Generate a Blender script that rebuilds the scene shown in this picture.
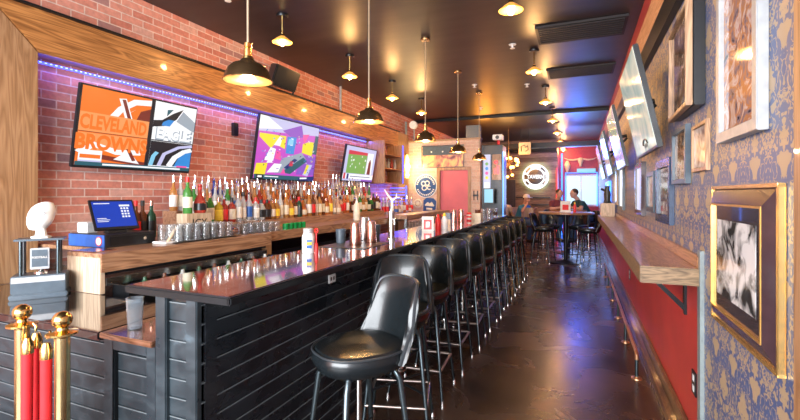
import bpy, bmesh, math, random
from mathutils import Vector, Matrix, Euler
random.seed(7)
PI = math.pi
R = math.radians
scene = bpy.context.scene
col = scene.collection
for o in list(bpy.data.objects): bpy.data.objects.remove(o)

# ------------------------------------------------------------ camera, world, light, exposure
cam = bpy.data.cameras.new('camera'); camo = bpy.data.objects.new('camera', cam); col.objects.link(camo)
camo.location = (0, 0, 1.45); camo.rotation_euler = (R(90), 0, math.atan(180/430))
cam.sensor_width = 36; cam.lens = 36*430/800; cam.shift_y = -16/800; cam.clip_start = .05; cam.clip_end = 100
scene.camera = camo
w = bpy.data.worlds.new('world'); scene.world = w; w.use_nodes = True
w.node_tree.nodes['Background'].inputs[0].default_value = (.86, .93, 1, 1)
w.node_tree.nodes['Background'].inputs[1].default_value = 2.6
scene.view_settings.view_transform = 'Standard'; scene.view_settings.look = 'None'
scene.view_settings.gamma = 1; scene.view_settings.use_curve_mapping = False
scene.view_settings.exposure = .48
def area(name, loc, rot, sx, sy, power, color):
    l = bpy.data.lights.new(name, 'AREA'); l.shape = 'RECTANGLE'; l.size = sx; l.size_y = sy; l.energy = power; l.color = color
    o = bpy.data.objects.new(name, l); o.location = loc; o.rotation_euler = rot; col.objects.link(o); return o
def point(name, loc, power, color, r=.04, parent=None):
    l = bpy.data.lights.new(name, 'POINT'); l.energy = power; l.color = color; l.shadow_soft_size = r
    o = bpy.data.objects.new(name, l); o.location = loc; col.objects.link(o); o.parent = parent; return o
# fill light added behind the camera, in place of street-front daylight
area('street_front_daylight', (-1.6, -2.6, 1.9), (R(90), 0, 0), 4.2, 2.4, 470, (.93, .96, 1))
# daylight from the big window at the far end
area('far_window_daylight', (-.05, 15.9, 1.6), (R(-90), 0, 0), 1.1, 1.2, 16, (.25, .45, 1))
# coloured wash lights on the far ceiling
point('blue_ceiling_wash', (-.1, 12.4, 2.55), 34, (.03, .14, 1), .2)
point('blue_ceiling_wash', (-.2, 14.4, 2.5), 24, (.03, .14, 1), .2)
point('orange_ceiling_wash', (-2.3, 11.2, 2.6), 45, (1, .35, .05), .2)

# ------------------------------------------------------------ materials
def newmat(name):
    m = bpy.data.materials.new(name); m.use_nodes = True
    return m, m.node_tree.nodes, m.node_tree.links, m.node_tree.nodes['Principled BSDF']
def mat(name, c, rough=.5, metal=0, trans=0, emit=0, ec=None, coat=0, ior=None, alpha=None, var=.12, vs=25):
    m, N, L, b = newmat(name)
    b.inputs['Base Color'].default_value = (*c, 1)
    b.inputs['Roughness'].default_value = rough; b.inputs['Metallic'].default_value = metal
    b.inputs['Transmission Weight'].default_value = trans
    b.inputs['Coat Weight'].default_value = coat
    if ior: b.inputs['IOR'].default_value = ior
    if emit:
        b.inputs['Emission Color'].default_value = (*(ec or c), 1); b.inputs['Emission Strength'].default_value = emit
        if name.startswith('scr_') or name == 'window_day': b.inputs['Base Color'].default_value = (.01, .01, .01, 1)
    elif var:
        tc = N.new('ShaderNodeTexCoord'); n = N.new('ShaderNodeTexNoise'); n.inputs['Scale'].default_value = vs; n.inputs['Detail'].default_value = 3
        L.new(tc.outputs['Object'], n.inputs['Vector'])
        r = N.new('ShaderNodeValToRGB'); r.color_ramp.elements[0].position = .3; r.color_ramp.elements[1].position = .7
        r.color_ramp.elements[0].color = (*[x*(1-var) for x in c], 1); r.color_ramp.elements[1].color = (*[min(1, x*(1+var)) for x in c], 1)
        L.new(n.outputs['Fac'], r.inputs[0]); L.new(r.outputs[0], b.inputs['Base Color'])
    return m
def math_node(N, L, op, a, b=None, c=None):
    n = N.new('ShaderNodeMath'); n.operation = op
    for i, x in enumerate((a, b, c)):
        if x is None: continue
        if isinstance(x, (int, float)): n.inputs[i].default_value = x
        else: L.new(x, n.inputs[i])
    return n.outputs[0]
def ramp(N, L, fac, stops):
    r = N.new('ShaderNodeValToRGB'); e = r.color_ramp.elements
    while len(e) < len(stops): e.new(.5)
    for k, (p, c) in zip(e, stops): k.position = p; k.color = (*c, 1)
    L.new(fac, r.inputs[0]); return r.outputs[0]
def coords(N, L, order, scale=(1, 1, 1)):
    tc = N.new('ShaderNodeTexCoord'); s = N.new('ShaderNodeSeparateXYZ'); c = N.new('ShaderNodeCombineXYZ')
    L.new(tc.outputs['Object'], s.inputs[0])
    for i, ch in enumerate(order):
        L.new(s.outputs['XYZ'.index(ch)], c.inputs[i])
    mp = N.new('ShaderNodeMapping'); mp.inputs['Scale'].default_value = scale
    L.new(c.outputs[0], mp.inputs[0]); return mp.outputs[0], s
def wood(name, dark, light, axis='Y', rough=.4, coat=0, freq=1.0, bump=.1, planks=None, plank_axis=None):
    """grain runs along axis"""
    m, N, L, b = newmat(name)
    order = {'X': 'YZX', 'Y': 'XZY', 'Z': 'XYZ'}[axis]
    v, s = coords(N, L, order, (9*freq, 9*freq, .9*freq))
    n = N.new('ShaderNodeTexNoise'); n.inputs['Scale'].default_value = 1.6; n.inputs['Detail'].default_value = 3; n.inputs['Distortion'].default_value = .6
    L.new(v, n.inputs['Vector'])
    f = math_node(N, L, 'FRACT', math_node(N, L, 'MULTIPLY', n.outputs['Fac'], 9))
    f = math_node(N, L, 'PINGPONG', f, .5); f = math_node(N, L, 'MULTIPLY', f, 2)
    v2, _ = coords(N, L, order, (120*freq, 120*freq, 4*freq))
    n2 = N.new('ShaderNodeTexNoise'); n2.inputs['Scale'].default_value = 1; n2.inputs['Detail'].default_value = 4; L.new(v2, n2.inputs['Vector'])
    g = math_node(N, L, 'ADD', math_node(N, L, 'MULTIPLY', f, .45), math_node(N, L, 'MULTIPLY', n2.outputs['Fac'], .55))
    fac = g
    if planks:
        pa = math_node(N, L, 'DIVIDE', s.outputs['XYZ'.index(plank_axis)], planks)
        cell = math_node(N, L, 'FLOOR', pa)
        wn = N.new('ShaderNodeTexWhiteNoise'); wn.noise_dimensions = '1D'; L.new(cell, wn.inputs['W'])
        fac = math_node(N, L, 'ADD', math_node(N, L, 'MULTIPLY', g, .6), math_node(N, L, 'MULTIPLY', wn.outputs['Value'], .4))
    c = ramp(N, L, fac, [(.25, dark), (.75, light)])
    if planks:
        fr = math_node(N, L, 'FRACT', pa); gap = math_node(N, L, 'LESS_THAN', fr, .03)
        mx = N.new('ShaderNodeMixRGB'); L.new(gap, mx.inputs[0]); L.new(c, mx.inputs[1]); mx.inputs[2].default_value = (*[x*.25 for x in dark], 1); c = mx.outputs[0]
    L.new(c, b.inputs['Base Color'])
    b.inputs['Roughness'].default_value = rough; b.inputs['Coat Weight'].default_value = coat; b.inputs['Coat Roughness'].default_value = .05
    bp = N.new('ShaderNodeBump'); bp.inputs['Strength'].default_value = bump; bp.inputs['Distance'].default_value = .002
    L.new(g, bp.inputs['Height']); L.new(bp.outputs[0], b.inputs['Normal'])
    return m
def brick(name, c1, c2, mortar, order='YZX', rough=.85, patch=(.25, .1, .1), wash=None):
    m, N, L, b = newmat(name)
    v, _ = coords(N, L, order)
    t = N.new('ShaderNodeTexBrick'); L.new(v, t.inputs['Vector'])
    t.inputs['Scale'].default_value = 1; t.inputs['Brick Width'].default_value = .205; t.inputs['Row Height'].default_value = .068
    t.inputs['Mortar Size'].default_value = .0055; t.inputs['Mortar Smooth'].default_value = .2; t.inputs['Bias'].default_value = -.1
    t.inputs['Color1'].default_value = (*c1, 1); t.inputs['Color2'].default_value = (*c2, 1); t.inputs['Mortar'].default_value = (*mortar, 1)
    # per-brick variation: a second brick texture in grey picks odd dark and pale bricks
    t2 = N.new('ShaderNodeTexBrick'); L.new(v, t2.inputs['Vector'])
    for k in ('Scale', 'Brick Width', 'Row Height', 'Mortar Size', 'Mortar Smooth'): t2.inputs[k].default_value = t.inputs[k].default_value
    t2.inputs['Color1'].default_value = (0, 0, 0, 1); t2.inputs['Color2'].default_value = (1, 1, 1, 1); t2.inputs['Mortar'].default_value = (.5, .5, .5, 1)
    t2.inputs['Bias'].default_value = 0
    dk = math_node(N, L, 'GREATER_THAN', t2.outputs['Color'], .94)
    mx = N.new('ShaderNodeMixRGB'); L.new(math_node(N, L, 'MULTIPLY', dk, .75), mx.inputs[0]); L.new(t.outputs['Color'], mx.inputs[1]); mx.inputs[2].default_value = (*patch, 1)
    pale = math_node(N, L, 'LESS_THAN', t2.outputs['Color'], .1)
    mx1 = N.new('ShaderNodeMixRGB'); L.new(math_node(N, L, 'MULTIPLY', pale, .45), mx1.inputs[0]); L.new(mx.outputs[0], mx1.inputs[1]); mx1.inputs[2].default_value = (*mortar, 1)
    n = N.new('ShaderNodeTexNoise'); n.inputs['Scale'].default_value = 30; n.inputs['Detail'].default_value = 5; L.new(v, n.inputs['Vector'])
    mx2 = N.new('ShaderNodeMixRGB'); mx2.blend_type = 'MULTIPLY'; mx2.inputs[0].default_value = .5
    L.new(mx1.outputs[0], mx2.inputs[1]); L.new(ramp(N, L, n.outputs['Fac'], [(.3, (.62, .6, .6)), (.7, (1.15, 1.12, 1.1))]), mx2.inputs[2])
    L.new(mx2.outputs[0], b.inputs['Base Color']); b.inputs['Roughness'].default_value = rough
    bp = N.new('ShaderNodeBump'); bp.inputs['Strength'].default_value = .6; bp.inputs['Distance'].default_value = .006; bp.invert = True
    L.new(t.outputs['Fac'], bp.inputs['Height']); L.new(bp.outputs[0], b.inputs['Normal'])
    return m
def damask(name):
    m, N, L, b = newmat(name)
    v, s = coords(N, L, 'YZX')
    u = math_node(N, L, 'DIVIDE', s.outputs['Y'], .24); q = math_node(N, L, 'DIVIDE', s.outputs['Z'], .40)
    cu = math_node(N, L, 'COSINE', math_node(N, L, 'MULTIPLY', u, 2*PI)); cq = math_node(N, L, 'COSINE', math_node(N, L, 'MULTIPLY', q, 2*PI))
    F = math_node(N, L, 'ABSOLUTE', math_node(N, L, 'ADD', cu, cq))
    mu = math_node(N, L, 'PINGPONG', u, .5)
    # the half-drop repeat: rows offset by half a cell share one motif
    qq = math_node(N, L, 'FRACT', q)
    c = N.new('ShaderNodeCombineXYZ'); L.new(math_node(N, L, 'MULTIPLY', mu, 5), c.inputs[0]); L.new(math_node(N, L, 'MULTIPLY', qq, 8), c.inputs[1])
    n = N.new('ShaderNodeTexNoise'); n.inputs['Scale'].default_value = 1.15; n.inputs['Detail'].default_value = 2.0; n.inputs['Distortion'].default_value = 1.2
    L.new(c.outputs[0], n.inputs['Vector'])
    k = math_node(N, L, 'ADD', math_node(N, L, 'MULTIPLY', F, .28), math_node(N, L, 'MULTIPLY', n.outputs['Fac'], 1.5))
    sn = math_node(N, L, 'SINE', math_node(N, L, 'MULTIPLY', k, 11))
    k2 = math_node(N, L, 'ADD', math_node(N, L, 'MULTIPLY', sn, .3), math_node(N, L, 'SUBTRACT', k, .82))
    cc = ramp(N, L, k2, [(.09, (.08, .115, .24)), (.17, (.40, .30, .19))])
    L.new(cc, b.inputs['Base Color']); b.inputs['Roughness'].default_value = .45
    return m
def planks_dark(name, c, rough=.35):
    m, N, L, b = newmat(name)
    v, s = coords(N, L, 'XYZ', (3, 3, 5))
    n = N.new('ShaderNodeTexNoise'); n.inputs['Scale'].default_value = 2; n.inputs['Detail'].default_value = 6; n.inputs['Distortion'].default_value = .8; L.new(v, n.inputs['Vector'])
    L.new(ramp(N, L, n.outputs['Fac'], [(.4, c), (.62, [x*1.5 for x in c]), (.78, [min(1, x*4) for x in c])]), b.inputs['Base Color'])
    L.new(ramp(N, L, n.outputs['Fac'], [(.3, (rough*.7,)*3), (.7, (rough*1.5,)*3)]), b.inputs['Roughness'])
    return m
def floor_mat():
    m, N, L, b = newmat('stained_concrete')
    v, s = coords(N, L, 'XYZ')
    n = N.new('ShaderNodeTexNoise'); n.inputs['Scale'].default_value = 2.2; n.inputs['Detail'].default_value = 7; n.inputs['Distortion'].default_value = .7; L.new(v, n.inputs['Vector'])
    n2 = N.new('ShaderNodeTexNoise'); n2.inputs['Scale'].default_value = 45; n2.inputs['Detail'].default_value = 4; L.new(v, n2.inputs['Vector'])
    c = ramp(N, L, n.outputs['Fac'], [(.3, (.028, .016, .012)), (.6, (.065, .036, .025)), (.8, (.12, .066, .044))])
    sp = ramp(N, L, n2.outputs['Fac'], [(.66, (0, 0, 0)), (.78, (.12, .11, .1))])
    mx = N.new('ShaderNodeMixRGB'); mx.blend_type = 'ADD'; mx.inputs[0].default_value = .6; L.new(c, mx.inputs[1]); L.new(sp, mx.inputs[2])
    L.new(mx.outputs[0], b.inputs['Base Color'])
    L.new(ramp(N, L, n.outputs['Fac'], [(.3, (.23,)*3), (.75, (.31,)*3)]), b.inputs['Roughness'])
    bp = N.new('ShaderNodeBump'); bp.inputs['Strength'].default_value = .12; bp.inputs['Distance'].default_value = .006
    n3 = N.new('ShaderNodeTexNoise'); n3.inputs['Scale'].default_value = 6; n3.inputs['Detail'].default_value = 3; L.new(v, n3.inputs['Vector'])
    L.new(n3.outputs['Fac'], bp.inputs['Height']); L.new(bp.outputs[0], b.inputs['Normal'])
    return m
def ceiling_mat():
    m, N, L, b = newmat('dark_ceiling')
    v, s = coords(N, L, 'XYZ', (1.4, 7, 1))
    n = N.new('ShaderNodeTexNoise'); n.inputs['Scale'].default_value = 1; n.inputs['Detail'].default_value = 5; L.new(v, n.inputs['Vector'])
    L.new(ramp(N, L, n.outputs['Fac'], [(.3, (.016, .012, .014)), (.75, (.036, .028, .03))]), b.inputs['Base Color'])
    b.inputs['Roughness'].default_value = .42
    return m
def swirl(name, stops, scale, rough=.25, emit=0, dist=2):
    m, N, L, b = newmat(name)
    tc = N.new('ShaderNodeTexCoord'); n = N.new('ShaderNodeTexNoise'); n.inputs['Scale'].default_value = scale; n.inputs['Detail'].default_value = 4; n.inputs['Distortion'].default_value = dist
    L.new(tc.outputs['Object'], n.inputs['Vector']); c = ramp(N, L, n.outputs['Fac'], stops)
    L.new(c, b.inputs['Base Color']); b.inputs['Roughness'].default_value = rough
    if emit: L.new(c, b.inputs['Emission Color']); b.inputs['Emission Strength'].default_value = emit
    return m

M = {}
M['brick'] = brick('red_brick', (.55, .19, .135), (.72, .33, .25), (.74, .56, .48), patch=(.30, .17, .18))
M['brick_pale'] = brick('whitewashed_brick', (.62, .40, .31), (.72, .52, .43), (.68, .56, .48), order='XZY', patch=(.5, .34, .3))
M['oakY'] = wood('oak_along_y', (.23, .085, .024), (.56, .245, .075), 'Y', .38, .2, .6)
M['oakZ'] = wood('oak_along_z', (.27, .135, .06), (.43, .24, .12), 'Z', .42, .2, .6)
M['oakX'] = wood('oak_along_x', (.23, .12, .055), (.42, .25, .13), 'X', .42, .2)
M['counterY'] = wood('counter_oak', (.22, .105, .055), (.48, .27, .155), 'Y', .35, .3, .7)
M['counterZ'] = wood('pale_oak_panel', (.46, .33, .22), (.70, .54, .38), 'Z', .45)
M['railwood'] = wood('rail_oak', (.22, .095, .04), (.44, .22, .10), 'Y', .33, .25)
M['railend'] = wood('rail_end_grain', (.10, .06, .03), (.30, .19, .10), 'X', .5, 0, 1.4)
M['bartop'] = wood('bar_top_planks', (.045, .016, .012), (.13, .045, .03), 'Y', .09, 1.0, 1, .02, .09, 'X')
M['blacktop'] = mat('gloss_black_top', (.012, .01, .012), .06, coat=1)
M['gatetop'] = wood('gate_top_planks', (.07, .03, .015), (.2, .09, .05), 'X', .12, .8)
M['shiplap'] = planks_dark('black_stained_shiplap', (.008, .0105, .014), .26)
M['shiplap_worn'] = planks_dark('worn_grey_shiplap', (.018, .026, .032), .38)
M['darktrim'] = mat('dark_bar_edge', (.010, .012, .014), .35); M['darktrim'].node_tree.nodes['Principled BSDF'].inputs['Specular IOR Level'].default_value = .25
M['wornedge'] = mat('worn_board_edge', (.13, .15, .16), .4)  # thin highlight along each board's top edge, painted as a pale strip
M['footbar'] = mat('worn_foot_bar', (.32, .25, .22), .3, .9)
M['damask'] = damask('damask_wallpaper')
M['floor'] = floor_mat(); M['ceiling'] = ceiling_mat()
M['red'] = mat('red_wall_paint', (.50, .045, .038), .38, var=.12, vs=3)
M['redband'] = mat('red_band_paint', (.32, .025, .03), .5)
M['tanwood'] = wood('tan_beam', (.45, .22, .10), (.66, .38, .2), 'Y', .5)
M['basewood'] = wood('dark_base_board', (.05, .022, .01), (.16, .075, .035), 'Y', .3, .4)
M['greymetal'] = mat('brushed_grey_trim', (.26, .30, .30), .4, .3)
M['black'] = mat('black_plastic', (.012, .012, .014), .35)
M['blackmetal'] = mat('black_metal', (.02, .022, .025), .28, .6)
M['steelblue'] = mat('gunmetal_tube', (.07, .09, .10), .26, .85)
M['chrome'] = mat('chrome', (.75, .74, .72), .12, 1)
M['steel'] = mat('stainless_steel', (.6, .6, .6), .25, 1)
M['brass'] = mat('polished_brass', (.83, .58, .22), .12, 1)
M['brasspole'] = mat('brushed_brass', (.72, .56, .28), .22, 1)
M['copper'] = mat('copper', (.85, .46, .36), .2, 1)
M['copperpipe'] = mat('old_copper_pipe', (.5, .26, .14), .3, .8)
M['velvet'] = mat('red_velvet', (.62, .012, .018), .75)
M['vinyl'] = mat('black_vinyl', (.008, .011, .013), .27, coat=.15)
M['piping'] = mat('vinyl_piping', (.03, .035, .04), .3)
M['bronze'] = mat('aged_bronze', (.24, .145, .07), .27, .9)
M['shadein'] = mat('shade_lining', (.75, .5, .22), .4, .5)
M['amberglass'] = mat('amber_shade_glass', (.9, .45, .1), .3, emit=.5, ec=(1, .42, .07))
M['bulb'] = mat('lit_bulb', (1, .75, .35), .3, emit=36, ec=(1, .60, .2))
M['bulb_small'] = mat('lit_globe', (1, .7, .3), .3, emit=9, ec=(1, .42, .08))
M['cord'] = mat('cloth_cord', (.36, .27, .18), .7)
M['led'] = mat('blue_led', (.05, .06, .5), .3, emit=2.2, ec=(.06, .09, 1))
M['leddot'] = mat('led_dots', (.7, .8, 1), .3, emit=1.6, ec=(.3, .45, 1))
M['whitepaint'] = mat('white_paint', (.8, .8, .78), .4)
M['cream'] = mat('cream_paper', (.72, .66, .52), .6)
M['paper'] = mat('white_label', (.78, .75, .7), .55)
M['gold'] = mat('gilt_frame', (.72, .42, .12), .3, .7)
M['goldlight'] = mat('gilt_edge', (.85, .55, .2), .25, .8)
M['mahog'] = mat('dark_frame', (.055, .03, .035), .18, coat=.5)
M['darkmat'] = mat('dark_mount', (.05, .04, .045), .12, coat=.6)
M['silverframe'] = mat('silver_frame', (.36, .37, .38), .35, .1)
M['slate'] = mat('slate_frame', (.06, .085, .11), .3)
M['navyframe'] = mat('navy_frame', (.03, .05, .10), .25)
M['woodframe'] = wood('thin_wood_frame', (.3, .16, .08), (.55, .34, .2), 'Z', .4)
M['bw'] = swirl('black_white_print', [(.38, (.03, .03, .03)), (.5, (.45, .45, .45)), (.56, (.75, .75, .75))], 9, .12, dist=1)
M['poster'] = swirl('colour_print', [(.3, (.03, .03, .05)), (.42, (.28, .2, .22)), (.5, (.5, .22, .08)), (.6, (.62, .52, .48)), (.72, (.35, .05, .04))], 7, .06, dist=2.5)
M['sepia'] = swirl('sepia_print', [(.35, (.06, .04, .03)), (.5, (.25, .17, .11)), (.68, (.5, .42, .34))], 6, .06)
M['pale_print'] = swirl('pale_print', [(.35, (.3, .22, .2)), (.55, (.6, .55, .5)), (.7, (.75, .72, .68))], 8, .08)
M['dark_print'] = swirl('dark_print', [(.4, (.02, .03, .05)), (.55, (.1, .12, .2)), (.66, (.5, .55, .55))], 9, .06)
M['sunset'] = swirl('sunset_print', [(.35, (.12, .05, .07)), (.5, (.5, .2, .15)), (.62, (.75, .5, .2))], 3, .3)
def em(name, c, s=.72): M[name] = mat(name, c, .3, emit=s, ec=c)
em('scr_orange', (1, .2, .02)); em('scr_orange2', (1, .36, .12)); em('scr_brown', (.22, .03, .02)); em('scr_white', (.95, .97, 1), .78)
em('scr_black', (.01, .012, .02)); em('scr_teal', (.02, .12, .16)); em('scr_blue', (.03, .28, .75)); em('scr_grey', (.35, .42, .5))
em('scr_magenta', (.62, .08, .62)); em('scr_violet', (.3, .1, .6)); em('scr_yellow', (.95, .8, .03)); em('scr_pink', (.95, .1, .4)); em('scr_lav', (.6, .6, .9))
em('scr_green', (.2, .45, .1)); em('scr_navy', (.01, .03, .2)); em('scr_register', (.004, .05, .5)); em('scr_red', (.7, .04, .08)); em('scr_cyan', (.25, .65, .9))
M['scr_pale'] = swirl('pale_screen', [(.3, (.2, .38, .42)), (.5, (.4, .55, .55)), (.65, (.6, .68, .62))], 3, .08, emit=.3, dist=1)  # room reflections on the right-wall televisions painted into colour and glow
M['scr_pale2'] = swirl('painted_reflection_screen', [(.3, (.15, .4, .4)), (.45, (.45, .62, .4)), (.58, (.4, .3, .55)), (.7, (.6, .62, .66))], 3, .08, emit=.3, dist=1)
em('sign_face', (.85, .95, .9), .75)
em('window_day', (.6, .85, 1), .85); em('neon_blue', (.04, .2, 1), 2.5); em('neon_red', (1, .04, .05), 1.6); em('sign_glow', (.5, 1, .75), 7); em('warm_glow', (1, .72, .25), 2.2)
M['vent'] = mat('vent_black', (.012, .011, .013), .7)
em('orange_lamp', (1, .3, .04), 5)
M['skin'] = mat('skin', (.55, .3, .22), .5, var=.04); M['maroon'] = mat('maroon_shirt', (.16, .03, .04), .8); M['teal'] = mat('dark_green_shirt', (.015, .06, .07), .8)
M['blueshirt'] = mat('blue_shirt', (.02, .19, .45), .8); M['greyshirt'] = mat('light_grey_shirt', (.45, .45, .47), .8); M['denim'] = mat('denim', (.04, .09, .2), .8)
M['hair'] = mat('dark_hair', (.03, .018, .012), .6); M['lightwood'] = wood('chair_back_wood', (.38, .24, .14), (.58, .42, .28), 'Z', .4)
M['door_red'] = mat('pink_red_door', (.62, .13, .16), .5, var=.08, vs=4); M['door_grey'] = mat('charcoal_door', (.05, .05, .055), .4)
M['plankwall'] = wood('reclaimed_planks', (.16, .085, .045), (.5, .32, .19), 'X', .6, 0, .8, .1, .14, 'Z')
M['backred'] = mat('far_red_wall', (.42, .05, .08), .5)
M['antler'] = mat('antler_bone', (.75, .66, .5), .5); M['signblue'] = mat('sign_navy', (.02, .07, .22), .4)
M['clear'] = mat('clear_glass', (.92, .94, .95), .05, trans=.95, ior=1.35, var=0)
M['tumbler'] = mat('tinted_tumbler', (.75, .82, .88), .08, trans=.92, ior=1.3, var=0)
M['redplastic'] = mat('red_plastic', (.7, .02, .02), .35); M['yellow'] = mat('yellow_plastic', (.85, .6, .05), .4); M['labelblue'] = mat('blue_label', (.03, .12, .45), .4)
M['greenglass'] = mat('green_tumbler', (.02, .4, .1), .12, trans=.4, var=0)
def glassmat(n, c, t=.5): M[n] = mat(n, c, .08, trans=t, ior=1.35, var=0)
glassmat('g_clear', (.82, .84, .83), .6); glassmat('g_amber', (.66, .32, .10)); glassmat('g_orange', (.72, .24, .07)); glassmat('g_brown', (.16, .05, .02), .3)
glassmat('g_green', (.10, .36, .08)); glassmat('g_darkgreen', (.03, .09, .05), .2); glassmat('g_blue', (.05, .09, .42), .3); glassmat('g_red', (.45, .06, .04), .3); glassmat('g_yellow', (.85, .6, .05)); glassmat('g_peach', (.8, .55, .4), .4)

# ------------------------------------------------------------ helpers
class MB:
    def __init__(s): s.v = []; s.f = []; s.m = []; s.k = 0
    def mi(s, k): s.k = k; return s
    def add(s, v, f, T=None):
        o = len(s.v)
        s.v += [tuple(T @ Vector(p)) for p in v] if T else [tuple(p) for p in v]
        for q in f: s.f.append([i+o for i in q]); s.m.append(s.k)
        return s
    def box(s, x0, x1, y0, y1, z0, z1, T=None):
        v = [(x, y, z) for x in (x0, x1) for y in (y0, y1) for z in (z0, z1)]
        return s.add(v, [(0, 1, 3, 2), (4, 6, 7, 5), (0, 4, 5, 1), (2, 3, 7, 6), (0, 2, 6, 4), (1, 5, 7, 3)], T)
    def bar(s, p, q, r0, r1=None, n=12, cap=True):
        p = Vector(p); q = Vector(q); r1 = r0 if r1 is None else r1
        d = (q-p).normalized(); a = d.orthogonal().normalized(); b = d.cross(a); v = []
        for c, r in ((p, r0), (q, r1)):
            for i in range(n):
                t = 2*PI*i/n; v.append(c + a*(r*math.cos(t)) + b*(r*math.sin(t)))
        f = [(i, (i+1) % n, n+(i+1) % n, n+i) for i in range(n)]
        if cap: f += [tuple(range(n))[::-1], tuple(range(n, 2*n))]
        return s.add(v, f)
    def tube(s, pts, r, n=8, closed=False):
        pts = [Vector(p) for p in pts]; L = len(pts); v = []; a = None
        for i, p in enumerate(pts):
            nx = pts[(i+1) % L] if closed or i < L-1 else p; pv = pts[i-1] if closed or i > 0 else p
            d = (nx-pv).normalized()
            if a is None: a = d.orthogonal().normalized()
            a = (a - d*a.dot(d)); a = a.normalized() if a.length > 1e-6 else d.orthogonal().normalized()
            b = d.cross(a); rr = r[i] if isinstance(r, (list, tuple)) else r
            for k in range(n):
                t = 2*PI*k/n; v.append(p + a*(rr*math.cos(t)) + b*(rr*math.sin(t)))
        f = []
        for i in range(L if closed else L-1):
            j = (i+1) % L
            for k in range(n): f.append((i*n+k, i*n+(k+1) % n, j*n+(k+1) % n, j*n+k))
        if not closed: f += [tuple(range(n))[::-1], tuple(range((L-1)*n, L*n))]
        return s.add(v, f)
    def lathe(s, prof, n=16, c=(0, 0, 0), T=None):
        v = []; f = []; L = len(prof)
        for r, z in prof:
            for k in range(n): t = 2*PI*k/n; v.append((c[0]+r*math.cos(t), c[1]+r*math.sin(t), c[2]+z))
        for i in range(L-1):
            for k in range(n): f.append((i*n+k, i*n+(k+1) % n, (i+1)*n+(k+1) % n, (i+1)*n+k))
        if prof[0][0] > 1e-4: f.append(tuple(range(n))[::-1])
        if prof[-1][0] > 1e-4: f.append(tuple(range((L-1)*n, L*n)))
        return s.add(v, f, T)
    def ell(s, c, rx, ry=None, rz=None, n=16, m=10, T=None):
        ry = rx if ry is None else ry; rz = rx if rz is None else rz; v = []; f = []
        for i in range(m+1):
            ph = PI*i/m
            for k in range(n): t = 2*PI*k/n; v.append((c[0]+rx*math.sin(ph)*math.cos(t), c[1]+ry*math.sin(ph)*math.sin(t), c[2]-rz*math.cos(ph)))
        for i in range(m):
            for k in range(n): f.append((i*n+k, i*n+(k+1) % n, (i+1)*n+(k+1) % n, (i+1)*n+k))
        return s.add(v, f, T)
    def poly(s, pts, d, T=None):
        """pts in 3D, extruded by vector d"""
        n = len(pts); pts = [Vector(p) for p in pts]; d = Vector(d)
        v = pts + [p+d for p in pts]
        return s.add(v, [tuple(range(n))[::-1], tuple(range(n, 2*n))] + [(i, (i+1) % n, n+(i+1) % n, n+i) for i in range(n)], T)
    def build(s, name, mats, parent=None, bevel=0, smooth=True, seg=2, loc=None, rot=None):
        me = bpy.data.meshes.new(name); me.from_pydata(s.v, [], s.f)
        if not isinstance(mats, (list, tuple)): mats = [mats]
        for m_ in mats: me.materials.append(M[m_] if isinstance(m_, str) else m_)
        for p, k in zip(me.polygons, s.m): p.material_index = min(k, len(mats)-1)
        bm = bmesh.new(); bm.from_mesh(me); bmesh.ops.remove_doubles(bm, verts=bm.verts, dist=1e-6); bmesh.ops.recalc_face_normals(bm, faces=bm.faces)
        if bevel:
            ed = [e for e in bm.edges if len(e.link_faces) == 2 and e.calc_face_angle(0) > .6]
            bmesh.ops.bevel(bm, geom=ed, offset=bevel, segments=seg, affect='EDGES', clamp_overlap=True)
        bm.to_mesh(me); bm.free()
        if smooth:
            for p in me.polygons: p.use_smooth = True
            me.set_sharp_from_angle(angle=R(38))
        o = bpy.data.objects.new(name, me); col.objects.link(o)
        if parent: o.parent = parent
        if loc: o.location = loc
        if rot: o.rotation_euler = rot
        return o
def tag(o, label, cat, group=None, kind=None):
    o['label'] = label; o['category'] = cat
    if group: o['group'] = group
    if kind: o['kind'] = kind
    return o
def thing(name, label, cat, loc=(0, 0, 0), rot=(0, 0, 0), group=None):
    o = bpy.data.objects.new(name, None); col.objects.link(o); o.empty_display_size = .1
    o.location = loc; o.rotation_euler = rot if isinstance(rot, (tuple, list)) else (0, 0, rot)
    return tag(o, label, cat, group)
def structure(o): o['kind'] = 'structure'; return o
def B(*a): return MB().box(*a)
def copy_tree(o, parent=None):
    c = o.copy(); col.objects.link(c)
    if parent: c.parent = parent
    for ch in list(o.children):
        if ch.users_collection: copy_tree(ch, c)
    return c
def nth(n):
    w_ = ['', 'first', 'second', 'third', 'fourth', 'fifth', 'sixth', 'seventh', 'eighth', 'ninth', 'tenth', 'eleventh', 'twelfth']
    if n < len(w_): return w_[n]
    return '%d%s' % (n, {1: 'st', 2: 'nd', 3: 'rd'}.get(n % 10 if n not in (11, 12, 13) else 0, 'th'))
def text_mesh(txt, size, depth=.001, name='lettering', m_='whitepaint', parent=None, loc=(0, 0, 0), bold=0, sx=1, rot=(R(90), 0, 0)):
    cu = bpy.data.curves.new('t', 'FONT'); cu.body = txt; cu.size = size; cu.extrude = depth; cu.align_x = 'CENTER'; cu.align_y = 'CENTER'; cu.offset = bold; cu.resolution_u = 3
    t = bpy.data.objects.new('t', cu); col.objects.link(t)
    dg = bpy.context.evaluated_depsgraph_get(); me = bpy.data.meshes.new_from_object(t.evaluated_get(dg))
    bpy.data.objects.remove(t); bpy.data.curves.remove(cu)
    me.materials.clear(); me.materials.append(M[m_])
    me.transform(Matrix.Translation(loc) @ Euler(rot).to_matrix().to_4x4() @ Matrix.Diagonal((sx, 1, 1, 1)))
    me.name = name; o = bpy.data.objects.new(name, me); col.objects.link(o); o.parent = parent
    return o

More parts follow.
